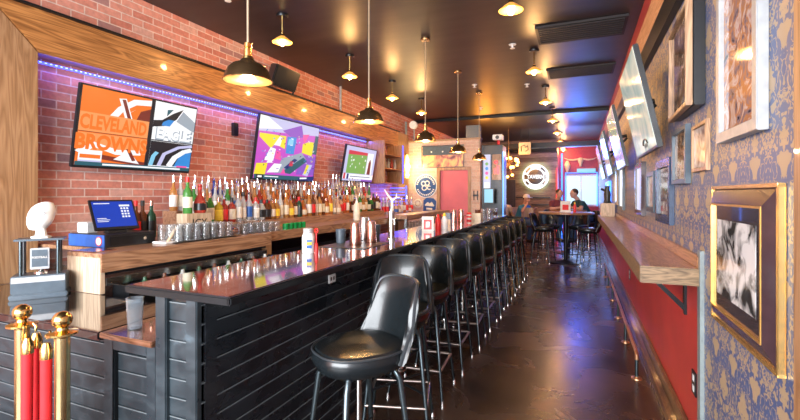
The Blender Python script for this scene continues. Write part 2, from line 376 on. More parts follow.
# ------------------------------------------------------------ the setting
structure(B(-3.9, .72, -3, 17, -.1, 0).build('floor', 'floor'))
structure(B(-3.9, .72, -3, 17, 3.25, 3.4).build('ceiling', 'ceiling'))
structure(B(-3.9, -3.75, -3, 15.2, 0, 3.25).build('wall_left', 'brick'))
m = B(.58, .72, -3, 2.62, 0, 3.25); m.box(.58, .72, 2.62, 17, 1.0, 3.25); m.mi(1).box(.58, .72, 2.62, 17, 0, 1.0)
structure(m.build('wall_right', ['damask', 'red']))
structure(B(-3.75, -.68, 15.0, 15.15, 0, 3.25).build('wall_back', 'plankwall'))
structure(B(-.75, -.68, 15.15, 16.5, 0, 3.25).build('wall_alcove', 'backred'))
m = B(-.68, .58, 16.5, 16.65, 2.15, 3.25); m.box(-.68, .58, 16.5, 16.65, 0, 1.02); m.box(-.68, -.5, 16.5, 16.65, 1.02, 2.15)
structure(m.build('wall_far', 'backred'))
# window in the far wall
win = B(-.5, .58, 16.52, 16.56, 1.02, 1.08); win.box(-.5, .58, 16.52, 16.56, 2.09, 2.15); win.box(-.5, -.44, 16.52, 16.56, 1.02, 2.15); win.box(.02, .05, 16.52, 16.56, 1.08, 2.09)
win = structure(win.build('window_1', 'whitepaint'))
B(-.44, .58, 16.58, 16.59, 1.08, 2.09).build('pane', 'window_day', win)
# half-height brick partition at the end of the bar, with door opening
P = 9.13
m = B(-3.75, -2.93, P, P+.14, 0, 2.62); m.box(-2.16, -1.97, P, P+.14, 0, 2.62); m.box(-2.93, -2.16, P, P+.14, 2.04, 2.62)
structure(m.build('wall_middle', 'brick_pale'))
d = B(-2.86, -2.23, P+.03, P+.07, 0, 1.97).build('door_1', 'door_red', bevel=.004); structure(d)
MB().bar((-2.29, P+.03, .98), (-2.29, P-.03, .98), .012).bar((-2.29, P-.03, .98), (-2.4, P-.03, .98), .01).build('handle', 'chrome', d)
m = B(-2.93, -2.86, P-.02, P+.1, 0, 2.04); m.box(-2.23, -2.16, P-.02, P+.1, 0, 2.04); m.box(-2.86, -2.23, P-.02, P+.1, 1.97, 2.04)
structure(m.build('trim_4', 'oakZ', bevel=.004))
structure(B(-3.75, -1.95, P-.02, P+.16, 2.62, 2.66).build('trim_5', 'oakX', bevel=.004))
# grey panelled door in the plank wall
d = MB(); d.box(-2.62, -2.02, 14.95, 14.99, 0, 1.93)
for x0, x1, z0, z1 in ((-2.55, -2.35, 1.05, 1.8), (-2.29, -2.09, 1.05, 1.8), (-2.55, -2.35, .15, .9), (-2.29, -2.09, .15, .9)):
    d.box(x0, x1, 14.93, 14.95, z0, z1)
d = structure(d.build('door_2', 'door_grey', bevel=.006)); MB().ell((-2.08, 14.91, .98), .03).build('knob', 'brass', d)
# oak frame round the back bar: post on the left, long header, post at the far end
m = MB(); z0, z1 = 2.47, 2.785
m.poly([(-3.6, 1.86, z0), (-3.6, 8.5, z0), (-3.6, 8.5, z1), (-3.6, 1.55, z1)], (-.15, 0, 0))
structure(m.build('trim_1', 'oakY', bevel=.004))
m = MB().poly([(-3.6, 1.852, .84), (-3.6, 1.852, z0), (-3.6, 1.542, z1), (-3.6, 1.3, z1), (-3.6, 1.3, .84)], (-.15, 0, 0))
structure(m.build('trim_2', 'oakZ', bevel=.004))
structure(B(-3.75, -3.6, 8.5, 9.1, .0, 2.785).build('trim_3', 'oakZ', bevel=.004))
structure(B(-3.75, -3.57, 1.3, 8.55, 2.785, 2.80).build('trim_6', 'darktrim'))
# right wall: red and tan bands, dark band, base board, corner strip
structure(B(.555, .579, -3, 16.4, 3.05, 3.249).build('trim_7', 'redband'))
structure(B(.545, .579, -3, 16.4, 2.79, 3.049).build('trim_8', 'tanwood'))
structure(B(.535, .579, 2.9, 16.4, 2.62, 2.789).build('trim_9', 'darktrim'))
m = B(.55, .579, 2.66, 16.4, 0, .15); m.box(.505, .55, 2.66, 16.4, 0, .07)
structure(m.build('baseboard_right', 'basewood', bevel=.005))
structure(B(.562, .585, 2.60, 2.66, 0, 1.16).build('trim_10', 'greymetal', bevel=.003))
structure(B(.55, .579, 1.3, 1.535, 0, 3.04).build('trim_11', 'oakZ', bevel=.004))
# ceiling beams and conduit
structure(B(-3.75, .58, 12.9, 13.15, 2.78, 2.92).build('trim_12', 'darktrim'))
structure(B(-3.75, .58, 9.9, 10.0, 3.19, 3.25).build('trim_13', 'darktrim'))
structure(B(-3.75, -.7, 14.8, 14.99, 2.84, 2.95).build('trim_14', 'darktrim'))
for i, (x, y, wd, ln) in enumerate(((-.0, 5.1, .9, .55), (.0, 6.8, .9, .5))):
    m = B(x-wd/2, x+wd/2, y-ln/2, y+ln/2, 3.225, 3.249)
    for k in range(8): m.box(x-wd/2+.03, x+wd/2-.03, y-ln/2+.03+k*(ln-.06)/8, y-ln/2+.05+k*(ln-.06)/8, 3.215, 3.226)
    tag(m.build('ceiling_vent', 'vent'), ('nearer' if i == 0 else 'farther') + ' of the two dark flush ceiling vents near the right wall', 'vent', 'dark ceiling vents')

# ------------------------------------------------------------ blue LED strip under the header
m = MB().box(-3.745, -3.725, 1.9, 7.25, 2.43, 2.445)
led = tag(m.build('light_strip', 'led'), 'blue LED light strip running under the oak header above the televisions', 'light strip')
m = MB()
for k in range(150): m.box(-3.722, -3.716, 1.92+k*.0355, 1.933+k*.0355, 2.434, 2.441)
m.build('diode', 'leddot', led)['kind'] = 'stuff'
area('led_strip_light', (-3.69, 4.6, 2.44), (0, R(-25), 0), .03, 5.4, 13, (.10, .10, 1))

# ------------------------------------------------------------ the bar
t = thing('bar_counter', 'long black shiplap bar with a glossy dark plank top in front of the stools', 'bar', (-1.5, 1.25, 0))
def loc(m, T): m.v = [(x-T[0], y-T[1], z-T[2]) for x, y, z in m.v]; return m
BT = (-1.5, 1.25, 0)
m = MB().box(-1.75, -1.20, 1.225, 7.9, 1.042, 1.07)
loc(m, BT).build('countertop', 'bartop', t, bevel=.004)
m = MB().box(-1.76, -1.19, 1.215, 1.235, 1.036, 1.068).box(-1.205, -1.185, 1.215, 7.91, 1.036, 1.068)
loc(m, BT).build('edge_trim', 'darktrim', t, bevel=.006)
m = MB().box(-1.6, -1.40, 1.27, 7.8, 0, 1.041)
loc(m, BT).build('core', 'black', t)
def boards(axis, face, a0, a1, z0, z1, h=.078, out=1, th=.014):
    """horizontal boards with a sloped upper chamfer; axis='Y': boards run along y, facing +x (out=1)"""
    m = MB(); z = z0
    while z < z1-.01:
        ze = min(z+h-.003, z1); f1 = face+out*th
        pr = [(face, z), (f1, z+.001), (f1, ze-.003), (face, ze)]
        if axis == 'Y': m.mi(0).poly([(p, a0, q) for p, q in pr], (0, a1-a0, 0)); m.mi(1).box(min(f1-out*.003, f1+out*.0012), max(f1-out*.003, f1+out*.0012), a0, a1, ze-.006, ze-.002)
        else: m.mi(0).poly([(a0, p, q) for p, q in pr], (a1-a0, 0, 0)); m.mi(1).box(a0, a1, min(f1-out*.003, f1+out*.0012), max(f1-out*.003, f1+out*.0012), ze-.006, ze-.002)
        z += h
    return m
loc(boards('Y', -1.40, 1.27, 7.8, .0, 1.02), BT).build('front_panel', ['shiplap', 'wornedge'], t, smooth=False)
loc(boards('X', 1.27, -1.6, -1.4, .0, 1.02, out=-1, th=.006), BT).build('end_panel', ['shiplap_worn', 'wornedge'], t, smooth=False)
for x0, x1 in ((-1.617, -1.555), (-1.445, -1.386)):
    loc(B(x0, x1, 1.245, 1.285, 0, 1.041), BT).build('post', 'shiplap_worn', t, bevel=.004)
loc(B(-1.40, -1.384, 1.285, 1.35, 0, 1.02), BT).build('corner_board', 'shiplap', t, bevel=.003)
o = B(-1.386, -1.378, 2.2, 2.275, .915, .965).build('wall_outlet', 'whitepaint', bevel=.002)
tag(o, 'small white power outlet on the black bar front under the bar top', 'outlet')
B(-1.3785, -1.377, 2.215, 2.23, .93, .95).build('socket', 'black', o); B(-1.3785, -1.377, 2.245, 2.26, .93, .95).build('socket', 'black', o)

# low service counter and its gate, at the near left
t = thing('side_counter', 'low glossy black counter at the left end of the bar, under the football trophy', 'counter', (-2.6, 1.25, 0))
BT = (-2.6, 1.25, 0)
loc(B(-3.58, -1.96, 1.235, 1.697, .80, .84), BT).build('countertop', 'blacktop', t, bevel=.006)
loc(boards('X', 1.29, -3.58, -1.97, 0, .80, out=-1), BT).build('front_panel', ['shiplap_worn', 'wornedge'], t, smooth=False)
loc(B(-3.58, -1.97, 1.29, 1.69, 0, .80), BT).build('core', 'black', t)
t = thing('counter_gate', 'short grey shiplap counter gate at the bar end with a tumbler on top', 'gate', (-1.79, 1.25, 0))
BT = (-1.79, 1.25, 0)
loc(B(-1.955, -1.625, 1.235, 1.62, .815, .84), BT).build('top', 'gatetop', t, bevel=.004)
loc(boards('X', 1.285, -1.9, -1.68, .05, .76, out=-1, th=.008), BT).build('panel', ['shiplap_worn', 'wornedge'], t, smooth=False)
m = B(-1.955, -1.895, 1.255, 1.30, .0, .814).box(-1.68, -1.625, 1.255, 1.30, 0, .814).box(-1.895, -1.68, 1.255, 1.30, .765, .814).box(-1.895, -1.68, 1.255, 1.30, 0, .06)
loc(m, BT).build('frame', 'shiplap_worn', t, bevel=.004)
loc(B(-1.897, -1.889, 1.262, 1.28, .06, .765), BT).build('moulding', 'darktrim', t)

# ------------------------------------------------------------ back counter
t = thing('back_counter', 'oak back-bar counter along the brick wall carrying the register and glasses', 'counter', (-3.0, 1.7, 0))
BT = (-3.0, 1.7, 0)
m = MB().poly([(-2.68, 1.7, 1.06), (-3.0, 1.7, 1.06), (-3.0, 1.88, 1.06), (-3.745, 1.88, 1.06), (-3.745, 8.45, 1.06), (-2.73, 8.45, 1.06), (-2.73, 3.25, 1.06), (-2.68, 3.25, 1.06)], (0, 0, .026))
loc(m, BT).build('countertop', 'counterY', t, bevel=.003)
loc(B(-2.68, -2.665, 1.7, 3.25, .972, 1.086), BT).build('fascia', 'counterY', t, bevel=.002)
loc(B(-2.73, -2.715, 3.25, 8.45, 1.0, 1.086), BT).build('fascia', 'counterY', t, bevel=.002)
loc(B(-3.0, -2.68, 1.7, 1.73, .84, 1.06), BT).build('end_panel', 'counterZ', t, bevel=.002)
loc(B(-3.0, -2.95, 1.73, 1.88, .84, 1.06), BT).build('side_panel', 'counterZ', t)
loc(B(-2.74, -2.69, 1.73, 3.2, .952, .971), BT).build('black_rail', 'black', t)  # black rail under the fascia, above the steel edge
loc(B(-2.78, -2.73, 3.25, 3.33, .0, 1.0), BT).build('support_post', 'oakZ', t)
t = thing('bar_cooler', 'stainless steel back-bar cooler under the oak counter near the register', 'cooler', (-3.2, 2.5, 0))
BT = (-3.2, 2.5, 0)
loc(B(-3.7, -2.86, 1.95, 3.23, .02, .93), BT).build('body', 'steel', t, bevel=.004)
loc(B(-2.86, -2.70, 1.75, 3.23, .88, .93), BT).build('splash_edge', 'steel', t, bevel=.003)
for y in (1.98, 2.61): loc(B(-2.86, -2.84, y, y+.6, .1, .88), BT).build('door', 'steel', t, bevel=.004)
t = thing('bar_cooler', 'black back-bar cooler under the shelf of bottles, right of the steel one', 'cooler', (-3.2, 4.5, 0))
BT = (-3.2, 4.5, 0)
loc(B(-3.7, -2.95, 3.4, 5.7, .02, .85), BT).build('body', 'black', t, bevel=.004)
for k in range(3): loc(B(-2.95, -2.93, 3.43+k*.76, 4.13+k*.76, .1, .8), BT).build('door', 'blackmetal', t, bevel=.004)
m = B(-2.69, -2.56, 1.8, 3.24, .735, .745).box(-2.56, -2.55, 1.8, 3.24, .735, .885).box(-2.70, -2.69, 1.8, 3.24, .735, .875).box(-2.70, -2.55, 1.79, 1.8, .0, .885).box(-2.70, -2.55, 3.24, 3.25, .0, .885)
sr = tag(m.build('speed_rail', 'blackmetal'), 'black metal speed rail below the front edge of the oak counter', 'speed rail')
m = MB().bar((-2.545, 1.8, .888), (-2.545, 3.25, .888), .008).build('rim', 'chrome', sr)
for k in range(9):
    y = 1.95+k*.145
    m = MB().lathe([(.034, 0), (.034, .10), (.02, .135), (.012, .15), (.012, .165)], 10, (-2.625, y, .745))
    tag(m.build('rail_bottle', ['g_darkgreen', 'g_brown', 'g_clear'][k % 3]), '%s short bottle from the left in the black speed rail' % nth(k+1), 'bottle', 'bottles in the speed rail')

# stepped wooden riser
t = thing('bottle_riser', 'stepped oak riser holding the rows of liquor bottles', 'riser', (-3.35, 2.9, 1.086))
BT = (-3.35, 2.9, 1.086)
for a, b, z in ((-3.12, -3.30, 1.17), (-3.30, -3.48, 1.23), (-3.48, -3.66, 1.29)):
    loc(B(b, a, 2.9, 5.75, 1.086, z), BT).build('step', 'counterY', t, bevel=.002)
t2 = thing('bottle_riser', 'tall narrow oak riser at the right end of the bottle rows', 'riser', (-3.35, 5.76, 1.086))
BT = (-3.35, 5.76, 1.086)
for a, b, z in ((-3.12, -3.30, 1.17), (-3.30, -3.48, 1.29), (-3.48, -3.66, 1.41)):
    loc(B(b, a, 5.76, 6.75, 1.086, z), BT).build('step', 'counterY', t2, bevel=.002)

# ------------------------------------------------------------ bottles
PROF = {
 'tall': ([(.034, 0), (.036, .01), (.036, .17), (.030, .195), (.014, .225), (.012, .27), (.014, .272), (.014, .28)], .28, .036, (.04, .15)),
 'wine': ([(.035, 0), (.037, .01), (.037, .17), (.033, .19), (.015, .22), (.013, .285), (.015, .29), (.015, .3)], .30, .037, (.05, .14)),
 'square': ([(.038, 0), (.04, .01), (.04, .15), (.034, .17), (.015, .185), (.013, .225), (.015, .235)], .235, .04, (.03, .13)),
 'round': ([(.045, 0), (.052, .02), (.052, .08), (.04, .12), (.018, .16), (.014, .22), (.018, .225), (.018, .24)], .24, .052, (.025, .085)),
 'slim': ([(.028, 0), (.03, .01), (.03, .18), (.022, .21), (.012, .24), (.012, .29)], .29, .03, (.04, .14)),
 'flask': ([(.04, 0), (.045, .015), (.047, .12), (.03, .165), (.014, .185), (.014, .21)], .21, .047, (.03, .11)),
}
BME = {}
def bottle(loc_, kind, glass, label_m, cap_m, pour, label, group, name='liquor_bottle', lh=None):
    prof, h, r, (l0, l1) = PROF[kind]
    key = (kind, glass)
    if key not in BME:
        o = MB().lathe(prof, 12 if kind != 'square' else 8).build('b', glass); BME[key] = o.data; bpy.data.objects.remove(o); BME[key].name = 'bottle_glass'
    o = bpy.data.objects.new(name, BME[key]); col.objects.link(o); o.location = loc_; o.rotation_euler = (0, 0, random.uniform(0, 6))
    tag(o, label, 'bottle', group)
    key = (kind, 'l', label_m)
    if key not in BME:
        q = MB().lathe([(r+.0012, l0), (r+.0012, l1)], 12 if kind != 'square' else 8).build('l', label_m); BME[key] = q.data; bpy.data.objects.remove(q)
    q = bpy.data.objects.new('label', BME[key]); col.objects.link(q); q.parent = o
    key = (kind, 'p', pour, cap_m)
    if key not in BME:
        if pour: q = MB().lathe([(.015, h-.005), (.015, h+.015), (.006, h+.022), (.005, h+.06), (.003, h+.062)], 8)
        else: q = MB().lathe([(.0165, h-.035), (.0165, h+.008), (.01, h+.01)], 10)
        q = q.build('p', cap_m); BME[key] = q.data; bpy.data.objects.remove(q)
    q = bpy.data.objects.new('pour_spout' if pour else 'cap', BME[key]); col.objects.link(q); q.parent = o
    return o
CN = {'g_clear': 'clear', 'g_amber': 'amber', 'g_orange': 'orange', 'g_brown': 'brown', 'g_green': 'green', 'g_darkgreen': 'dark green', 'g_blue': 'blue', 'g_red': 'red', 'g_yellow': 'yellow', 'g_peach': 'peach'}
LN = {'paper': 'white', 'cream': 'cream', 'black': 'black', 'redplastic': 'red', 'yellow': 'yellow', 'labelblue': 'blue', 'copper': 'copper'}
rnd = random.Random(11)
def row(y0, y1, step, x, z, place, group, fixed, pool, lpool, kinds, pourp):
    y = y0; i = 0
    while y < y1:
        if i < len(fixed): g, l, k = fixed[i]
        else: g, l, k = rnd.choice(pool), rnd.choice(lpool), rnd.choice(kinds)
        pr = rnd.random() < pourp; cap = 'chrome' if pr else rnd.choice(['black', 'redplastic', 'whitepaint', 'brass', 'copper'])
        i += 1
        bottle((x+rnd.uniform(-.012, .012), y, z), k, g, l, cap, pr, '%s bottle with %s label, %s from the left %s' % (CN[g], LN[l], nth(i), place), group)
        y += step+rnd.uniform(-.004, .004)+(0.022 if k == 'round' else 0)
K = list(PROF)
row(2.96, 5.70, .087, -3.21, 1.17, 'in the front riser row', 'bottles in the front row on the riser',
    [('g_darkgreen', 'paper', 'tall'), ('g_green', 'paper', 'tall'), ('g_yellow', 'yellow', 'square'), ('g_red', 'redplastic', 'square'), ('g_red', 'cream', 'square'), ('g_clear', 'paper', 'tall'), ('g_clear', 'paper', 'slim'), ('g_clear', 'labelblue', 'tall'), ('g_clear', 'paper', 'square'), ('g_clear', 'black', 'flask'), ('g_brown', 'black', 'flask'), ('g_amber', 'paper', 'flask'), ('g_amber', 'yellow', 'flask'), ('g_clear', 'cream', 'tall')],
    ['g_amber', 'g_amber', 'g_peach', 'g_brown', 'g_clear', 'g_orange', 'g_darkgreen'], ['paper', 'cream', 'paper', 'black', 'redplastic', 'yellow'], ['tall', 'square', 'flask', 'round', 'tall'], .35)
row(2.94, 5.70, .081, -3.39, 1.23, 'in the middle riser row', 'bottles in the middle row on the riser',
    [('g_orange', 'cream', 'tall'), ('g_green', 'paper', 'tall'), ('g_brown', 'cream', 'flask'), ('g_amber', 'cream', 'tall'), ('g_clear', 'paper', 'tall'), ('g_clear', 'paper', 'wine'), ('g_green', 'paper', 'tall'), ('g_clear', 'labelblue', 'tall')],
    ['g_orange', 'g_orange', 'g_amber', 'g_red', 'g_clear', 'g_peach', 'g_brown'], ['paper', 'cream', 'paper', 'redplastic', 'copper'], ['tall', 'slim', 'wine', 'tall'], .75)
row(2.94, 5.70, .083, -3.57, 1.29, 'in the back riser row', 'bottles in the back row on the riser',
    [('g_amber', 'paper', 'tall'), ('g_clear', 'cream', 'tall'), ('g_brown', 'black', 'wine'), ('g_clear', 'paper', 'slim'), ('g_clear', 'paper', 'tall'), ('g_clear', 'labelblue', 'slim'), ('g_blue', 'labelblue', 'wine'), ('g_blue', 'paper', 'wine'), ('g_clear', 'paper', 'tall')],
    ['g_clear', 'g_clear', 'g_peach', 'g_amber', 'g_clear'], ['paper', 'cream', 'paper', 'black'], ['slim', 'tall', 'wine'], .9)
row(5.84, 6.72, .098, -3.21, 1.17, 'in the front row, end riser', 'bottles in the front row of the end riser', [], ['g_darkgreen', 'g_amber', 'g_green', 'g_brown', 'g_amber'], ['cream', 'paper', 'black'], ['tall', 'square', 'flask'], .3)
row(5.82, 6.72, .096, -3.39, 1.29, 'in the middle row, end riser', 'bottles in the middle row of the end riser', [], ['g_clear', 'g_peach', 'g_green', 'g_red'], ['cream', 'paper', 'paper'], ['tall', 'slim'], .8)
row(5.82, 6.72, .096, -3.57, 1.41, 'in the back row, end riser', 'bottles in the back row of the end riser', [], ['g_clear', 'g_clear', 'g_peach'], ['paper', 'cream'], ['slim', 'tall'], 1)
row(6.9, 8.3, .13, -3.2, 1.086, 'right of the risers', 'bottles on the counter right of the risers', [], ['g_clear', 'g_red', 'g_clear', 'g_orange', 'g_peach'], ['paper', 'paper', 'redplastic', 'labelblue'], ['tall', 'round', 'wine', 'slim'], .3)
# wooden box with two bottles on it
bx = tag(B(-3.12, -3.0, 2.60, 2.86, 1.086, 1.285).build('wooden_crate', 'counterZ', bevel=.003), 'pale wooden block with dark letters behind the stacked clear glasses', 'crate')
text_mesh('ICY', .1, .001, 'lettering', 'darktrim', bx, loc=(-2.9985, 2.73, 1.20), rot=(R(90), 0, R(90)))
bottle((-3.06, 2.66, 1.285), 'wine', 'g_green', 'cream', 'redplastic', False, 'green-necked bottle with cream label and red cap on the pale wooden block', 'bottles on the pale wooden block')
bottle((-3.062, 2.79, 1.285), 'round', 'g_red', 'black', 'redplastic', False, 'round red bottle with dark label on the pale wooden block', 'bottles on the pale wooden block')
for k, y in enumerate((2.36, 2.43, 2.49)):
    bottle((-3.38, y, 1.086), 'wine', 'g_brown' if k else 'g_darkgreen', ['black', 'redplastic', 'black'][k], ['black', 'redplastic', 'black'][k], False, '%s dark wine bottle from the left behind the register' % nth(k+1), 'wine bottles right of the register', 'wine_bottle')
bottle((-3.36, 2.555, 1.086), 'wine', 'g_darkgreen', 'black', 'copper', False, 'dark green wine bottle nearest the pale wooden block, last of the four wine bottles', 'wine bottles right of the register', 'wine_bottle')

# ------------------------------------------------------------ glassware
gl = MB().lathe([(.036, 0), (.031, .10), (.029, .10), (.033, .006), (0, .006)], 14).build('g', 'clear').data
short = MB().lathe([(.04, 0), (.036, .075), (.034, .075), (.037, .006), (0, .006)], 14).build('g', 'clear').data
gg = MB().lathe([(.03, 0), (.032, .06), (.03, .06), (.028, .006), (0, .006)], 14).build('g', 'greenglass').data
for o in list(col.objects):
    if o.name.startswith('g') and o.data in (gl, short, gg): bpy.data.objects.remove(o)
def glass(me, p, label, group, name='drinking_glass', cat='glass'):
    o = bpy.data.objects.new(name, me); o.location = p; o.scale = (1, 1, 1.0 if me is gg else 1.22); col.objects.link(o); tag(o, label, cat, group); return o
tray = tag(B(-2.98, -2.72, 2.27, 2.86, 1.086, 1.094).build('glass_mat', 'darktrim'), 'black rubber mat under the clear glasses left of the wooden block', 'mat')
n = 0
for c_ in range(7):
    for r_, x in enumerate((-2.76, -2.845, -2.93)):
        n += 1
        glass(gl, (x, 2.32+c_*.082, 1.094), 'clear upturned glass on the black mat, %s %s from the left' % (['front row', 'middle row', 'back row'][r_], nth(c_+1)), 'clear glasses on the left mat')
for c_ in range(6):
    for r_, x in enumerate((-2.80, -2.885)):
        glass(short, (x, 3.05+c_*.088, 1.086), 'short clear glass, %s row of second glass cluster, %s from the left' % (['front', 'back'][r_], nth(c_+1)), 'short clear glasses in the middle of the counter')
for c_ in range(4):
    glass(gl, (-2.99, 3.2+c_*.1, 1.086), 'tall clear glass behind the short ones, %s from the left' % nth(c_+1), 'tall clear glasses by the riser')
for c_ in range(5):
    glass(gg, (-2.79, 3.62+c_*.075, 1.086), 'small green glass on the back counter, %s from the left' % nth(c_+1), 'green glasses on the back counter')
jar = tag(MB().lathe([(.05, 0), (.06, .02), (.06, .08), (.045, .10), (.042, .10), (.056, .08), (.056, .01), (0, .01)], 18, (-2.82, 2.93, 1.086)).build('glass_jar', 'clear'), 'rounded glass jar with copper-coloured contents between the two glass clusters', 'jar')
MB().ell((-2.82, 2.93, 1.13), .045, .045, .03).build('contents', 'copper', jar)
sh = thing('glass_shelf', 'low steel shelf of upturned glasses at the far end of the back bar', 'shelf', (-2.6, 6.9, 0))
BT = (-2.6, 6.9, 0)
loc(B(-2.7, -2.4, 6.0, 8.3, .83, .85), BT).build('shelf', 'steel', sh)
loc(B(-2.7, -2.4, 6.0, 8.3, 1.07, 1.13), BT).build('top', 'counterY', sh, bevel=.003)
for y in (6.01, 8.27): loc(B(-2.69, -2.66, y, y+.03, 0, 1.07), BT).build('leg', 'steel', sh); loc(B(-2.44, -2.41, y, y+.03, 0, 1.07), BT).build('leg', 'steel', sh)
for c_ in range(16):
    o = glass(gl, (-2.46, 6.12+c_*.13, .85), 'clear glass on the low steel shelf at the far end, %s from the left' % nth(c_+1), 'glasses on the low steel shelf'); o.scale = (1.2, 1.2, 1.6)

# ------------------------------------------------------------ register, trophy, small things at the near end
t = thing('cash_register', 'black touchscreen cash register on its cash drawer, blue screen lit', 'cash register', (-3.12, 2.06, 1.086))
BT = (-3.12, 2.06, 1.086)
dr = loc(B(-3.32, -2.93, 1.895, 2.26, 1.086, 1.175), BT).build('cash_drawer', 'black', t, bevel=.004)
loc(B(-2.93, -2.925, 1.92, 2.24, 1.10, 1.16), BT).build('drawer_front', 'blackmetal', dr)
loc(MB().bar((-2.925, 2.17, 1.13), (-2.918, 2.17, 1.13), .012), BT).build('lock', 'chrome', dr)
loc(B(-3.318, -2.94, 1.890, 1.895, 1.09, 1.172), BT).build('side_plate', 'labelblue', dr)  # blue light on the drawer end, painted as a thin blue plate
o = loc(MB().bar((-2.99, 1.889, 1.13), (-2.99, 1.887, 1.13), .032, n=24), BT).build('sticker', 'redplastic', dr)
loc(MB().bar((-2.99, 1.8868, 1.13), (-2.99, 1.8862, 1.13), .026, n=24), BT).build('sticker_face', 'paper', dr)
scr = bpy.data.objects.new('monitor', None)
a = math.atan2(.127, .21)
T = Matrix.Translation((-3.03-BT[0], 2.05-BT[1], .115)) @ Euler((R(-28), 0, R(80))).to_matrix().to_4x4()
mo = MB().box(-.145, .145, 0, .018, .0, .235, T).build('monitor', 'black', t, bevel=.003)
MB().box(-.132, .132, -.002, 0, .02, .22, T).build('screen', 'scr_register', mo)
m = MB().box(-.12, -.02, -.003, -.0021, .20, .206, T)
for r_ in range(4):
    for c_ in range(3): m.box(.045+c_*.02, .058+c_*.02, -.003, -.0021, .09+r_*.022, .103+r_*.022, T)
m.box(.04, .11, -.003, -.0021, .178, .192, T).box(-.12, -.05, -.003, -.0021, .06, .064, T).box(-.12, -.04, -.003, -.0021, .072, .076, T).box(-.12, -.06, -.003, -.0021, .084, .088, T)
m.build('keypad', 'scr_white', mo)
MB().box(-.06, .06, .018, .10, -.03, .02, T).build('stand', 'black', t)
o = tag(MB().box(-3.28, -3.17, 1.92, 2.0, 1.177, 1.25).build('receipt_box', 'whitepaint', bevel=.006), 'small white box on the left end of the cash drawer', 'box')
tag(B(-3.0, -2.78, 1.72, 1.87, 1.087, 1.091).build('napkin_stack', 'copper', bevel=.001), 'flat pinkish napkins on the counter end left of the register', 'napkins')
tag(B(-2.9, -2.76, 2.30, 2.21, 1.087, 1.102).build('card_reader', 'whitepaint', bevel=.004), 'small white card reader right of the cash register', 'card reader')
o = MB().lathe([(.034, 0), (.039, .10), (.037, .10), (.032, .005), (0, .005)], 14, (-2.82, 2.265, 1.10)).build('straw_glass', 'clear'); bpy.data.objects.remove(o)
o = tag(MB().bar((-2.8, 2.335, 1.20), (-2.79, 2.25, 1.095), .012).build('muddler', 'counterZ'), 'short wooden muddler leaning between the register and the glasses', 'muddler')

t = thing('trophy', 'black and silver football trophy on the low black counter', 'trophy', (-2.985, 1.55, .84), R(54))
t.scale = (.82, .82, 1)
MB().box(-.165, .165, -.10, .10, 0, .03).box(-.155, .155, -.095, .095, .03, .135).build('base', 'slate', t, bevel=.006)
MB().box(-.15, .15, -.097, -.095, .095, .128).build('name_plate', 'silverframe', t)
for sx in (-.105, .105):
    for sy in (-.055, .055):
        MB().bar((sx, sy, .13), (sx, sy, .335), .012).build('column', 'steelblue' if sy < 0 else 'black', t)
MB().box(-.14, .14, -.085, .085, .335, .347).build('deck', 'slate', t, bevel=.003)
pq = MB().box(-.055, .055, -.05, -.04, .165, .29).build('plaque', 'silverframe', t, bevel=.003)
MB().box(-.045, .045, -.052, -.05, .18, .28).build('plaque_face', 'slate', pq)
text_mesh('FOOTBALL', .018, .0008, 'plaque_lettering', 'paper', pq, loc=(0, -.0535, .235))
MB().lathe([(.045, .13), (.04, .145), (.015, .155), (.03, .165)], 14).build('plaque_cup', 'chrome', t)
MB().lathe([(.06, .347), (.06, .357), (.036, .362), (.028, .40), (.04, .412)], 8).build('pedestal', 'whitepaint', t)
T = Matrix.Translation((0, 0, .478)) @ Euler((0, R(42), R(5))).to_matrix().to_4x4()
m = MB(); prof = []
for i in range(17):
    u = -1+i/8; prof.append((max(.0, .074*(1-abs(u)**1.9)**.68), .105*u))
fb = m.lathe(prof, 20, T=T).build('football', 'whitepaint', t)
m = MB()
for q in range(7): m.box(-.014, .014, -.077, -.065, -.03+q*.01, -.027+q*.01, T)
m.build('laces', 'silverframe', fb)

t = thing('plastic_tumbler', 'tinted clear plastic tumbler standing on the counter gate', 'tumbler', (-1.855, 1.33, .84))
MB().lathe([(.029, 0), (.031, .05), (.036, .142), (.033, .142), (.028, .05), (.026, .006), (0, .006)], 20).build('cup', 'tumbler', t)

# ------------------------------------------------------------ rope stanchions
def stanchion(x, y, label, hooks):
    t = thing('rope_stanchion', label, 'stanchion', (x, y, 0), 0, 'brass rope stanchions')
    MB().lathe([(.13, 0), (.13, .015), (.10, .03), (.04, .05), (.03, .07)], 28).build('base', 'brass', t)
    MB().lathe([(.025, .06), (.025, .915)], 20).build('post', 'brasspole', t)
    MB().lathe([(.027, .905), (.03, .915), (.052, .917), (.052, .924), (.03, .928), (.02, .934), (.018, .942)], 24).build('collar', 'brass', t)
    MB().ell((0, 0, .971), .033, n=20, m=14).build('finial', 'brass', t)
    for hx, hy in hooks:
        MB().tube([(hx*.04, hy*.04, .915), (hx*.05, hy*.05, .925), (hx*.062, hy*.062, .915), (hx*.06, hy*.06, .895)], .0045).build('hook', 'brass', t)
    return t
stanchion(-1.82, 1.015, 'brass rope stanchion with ball top, right one of the pair by the low counter', [(-.95, -.3)])
stanchion(-2.086, 1.017, 'brass rope stanchion with ball top, left one of the pair at the left edge', [(.95, .3), (.85, -.3)])
def rope(pts, label):
    t = thing('velvet_rope', label, 'rope', pts[0], 0, 'red velvet ropes on the stanchions')
    P0 = Vector(pts[0]); L = [Vector(p)-P0 for p in pts]
    MB().tube(L, .019, 12).build('cord', 'velvet', t)
    for e, f in ((L[0], L[1]), (L[-1], L[-2])):
        d = (f-e).normalized(); MB().tube([e-d*.03, e-d*.005, e+d*.03], [.012, .021, .021], 12).build('end_cap', 'brass', t)
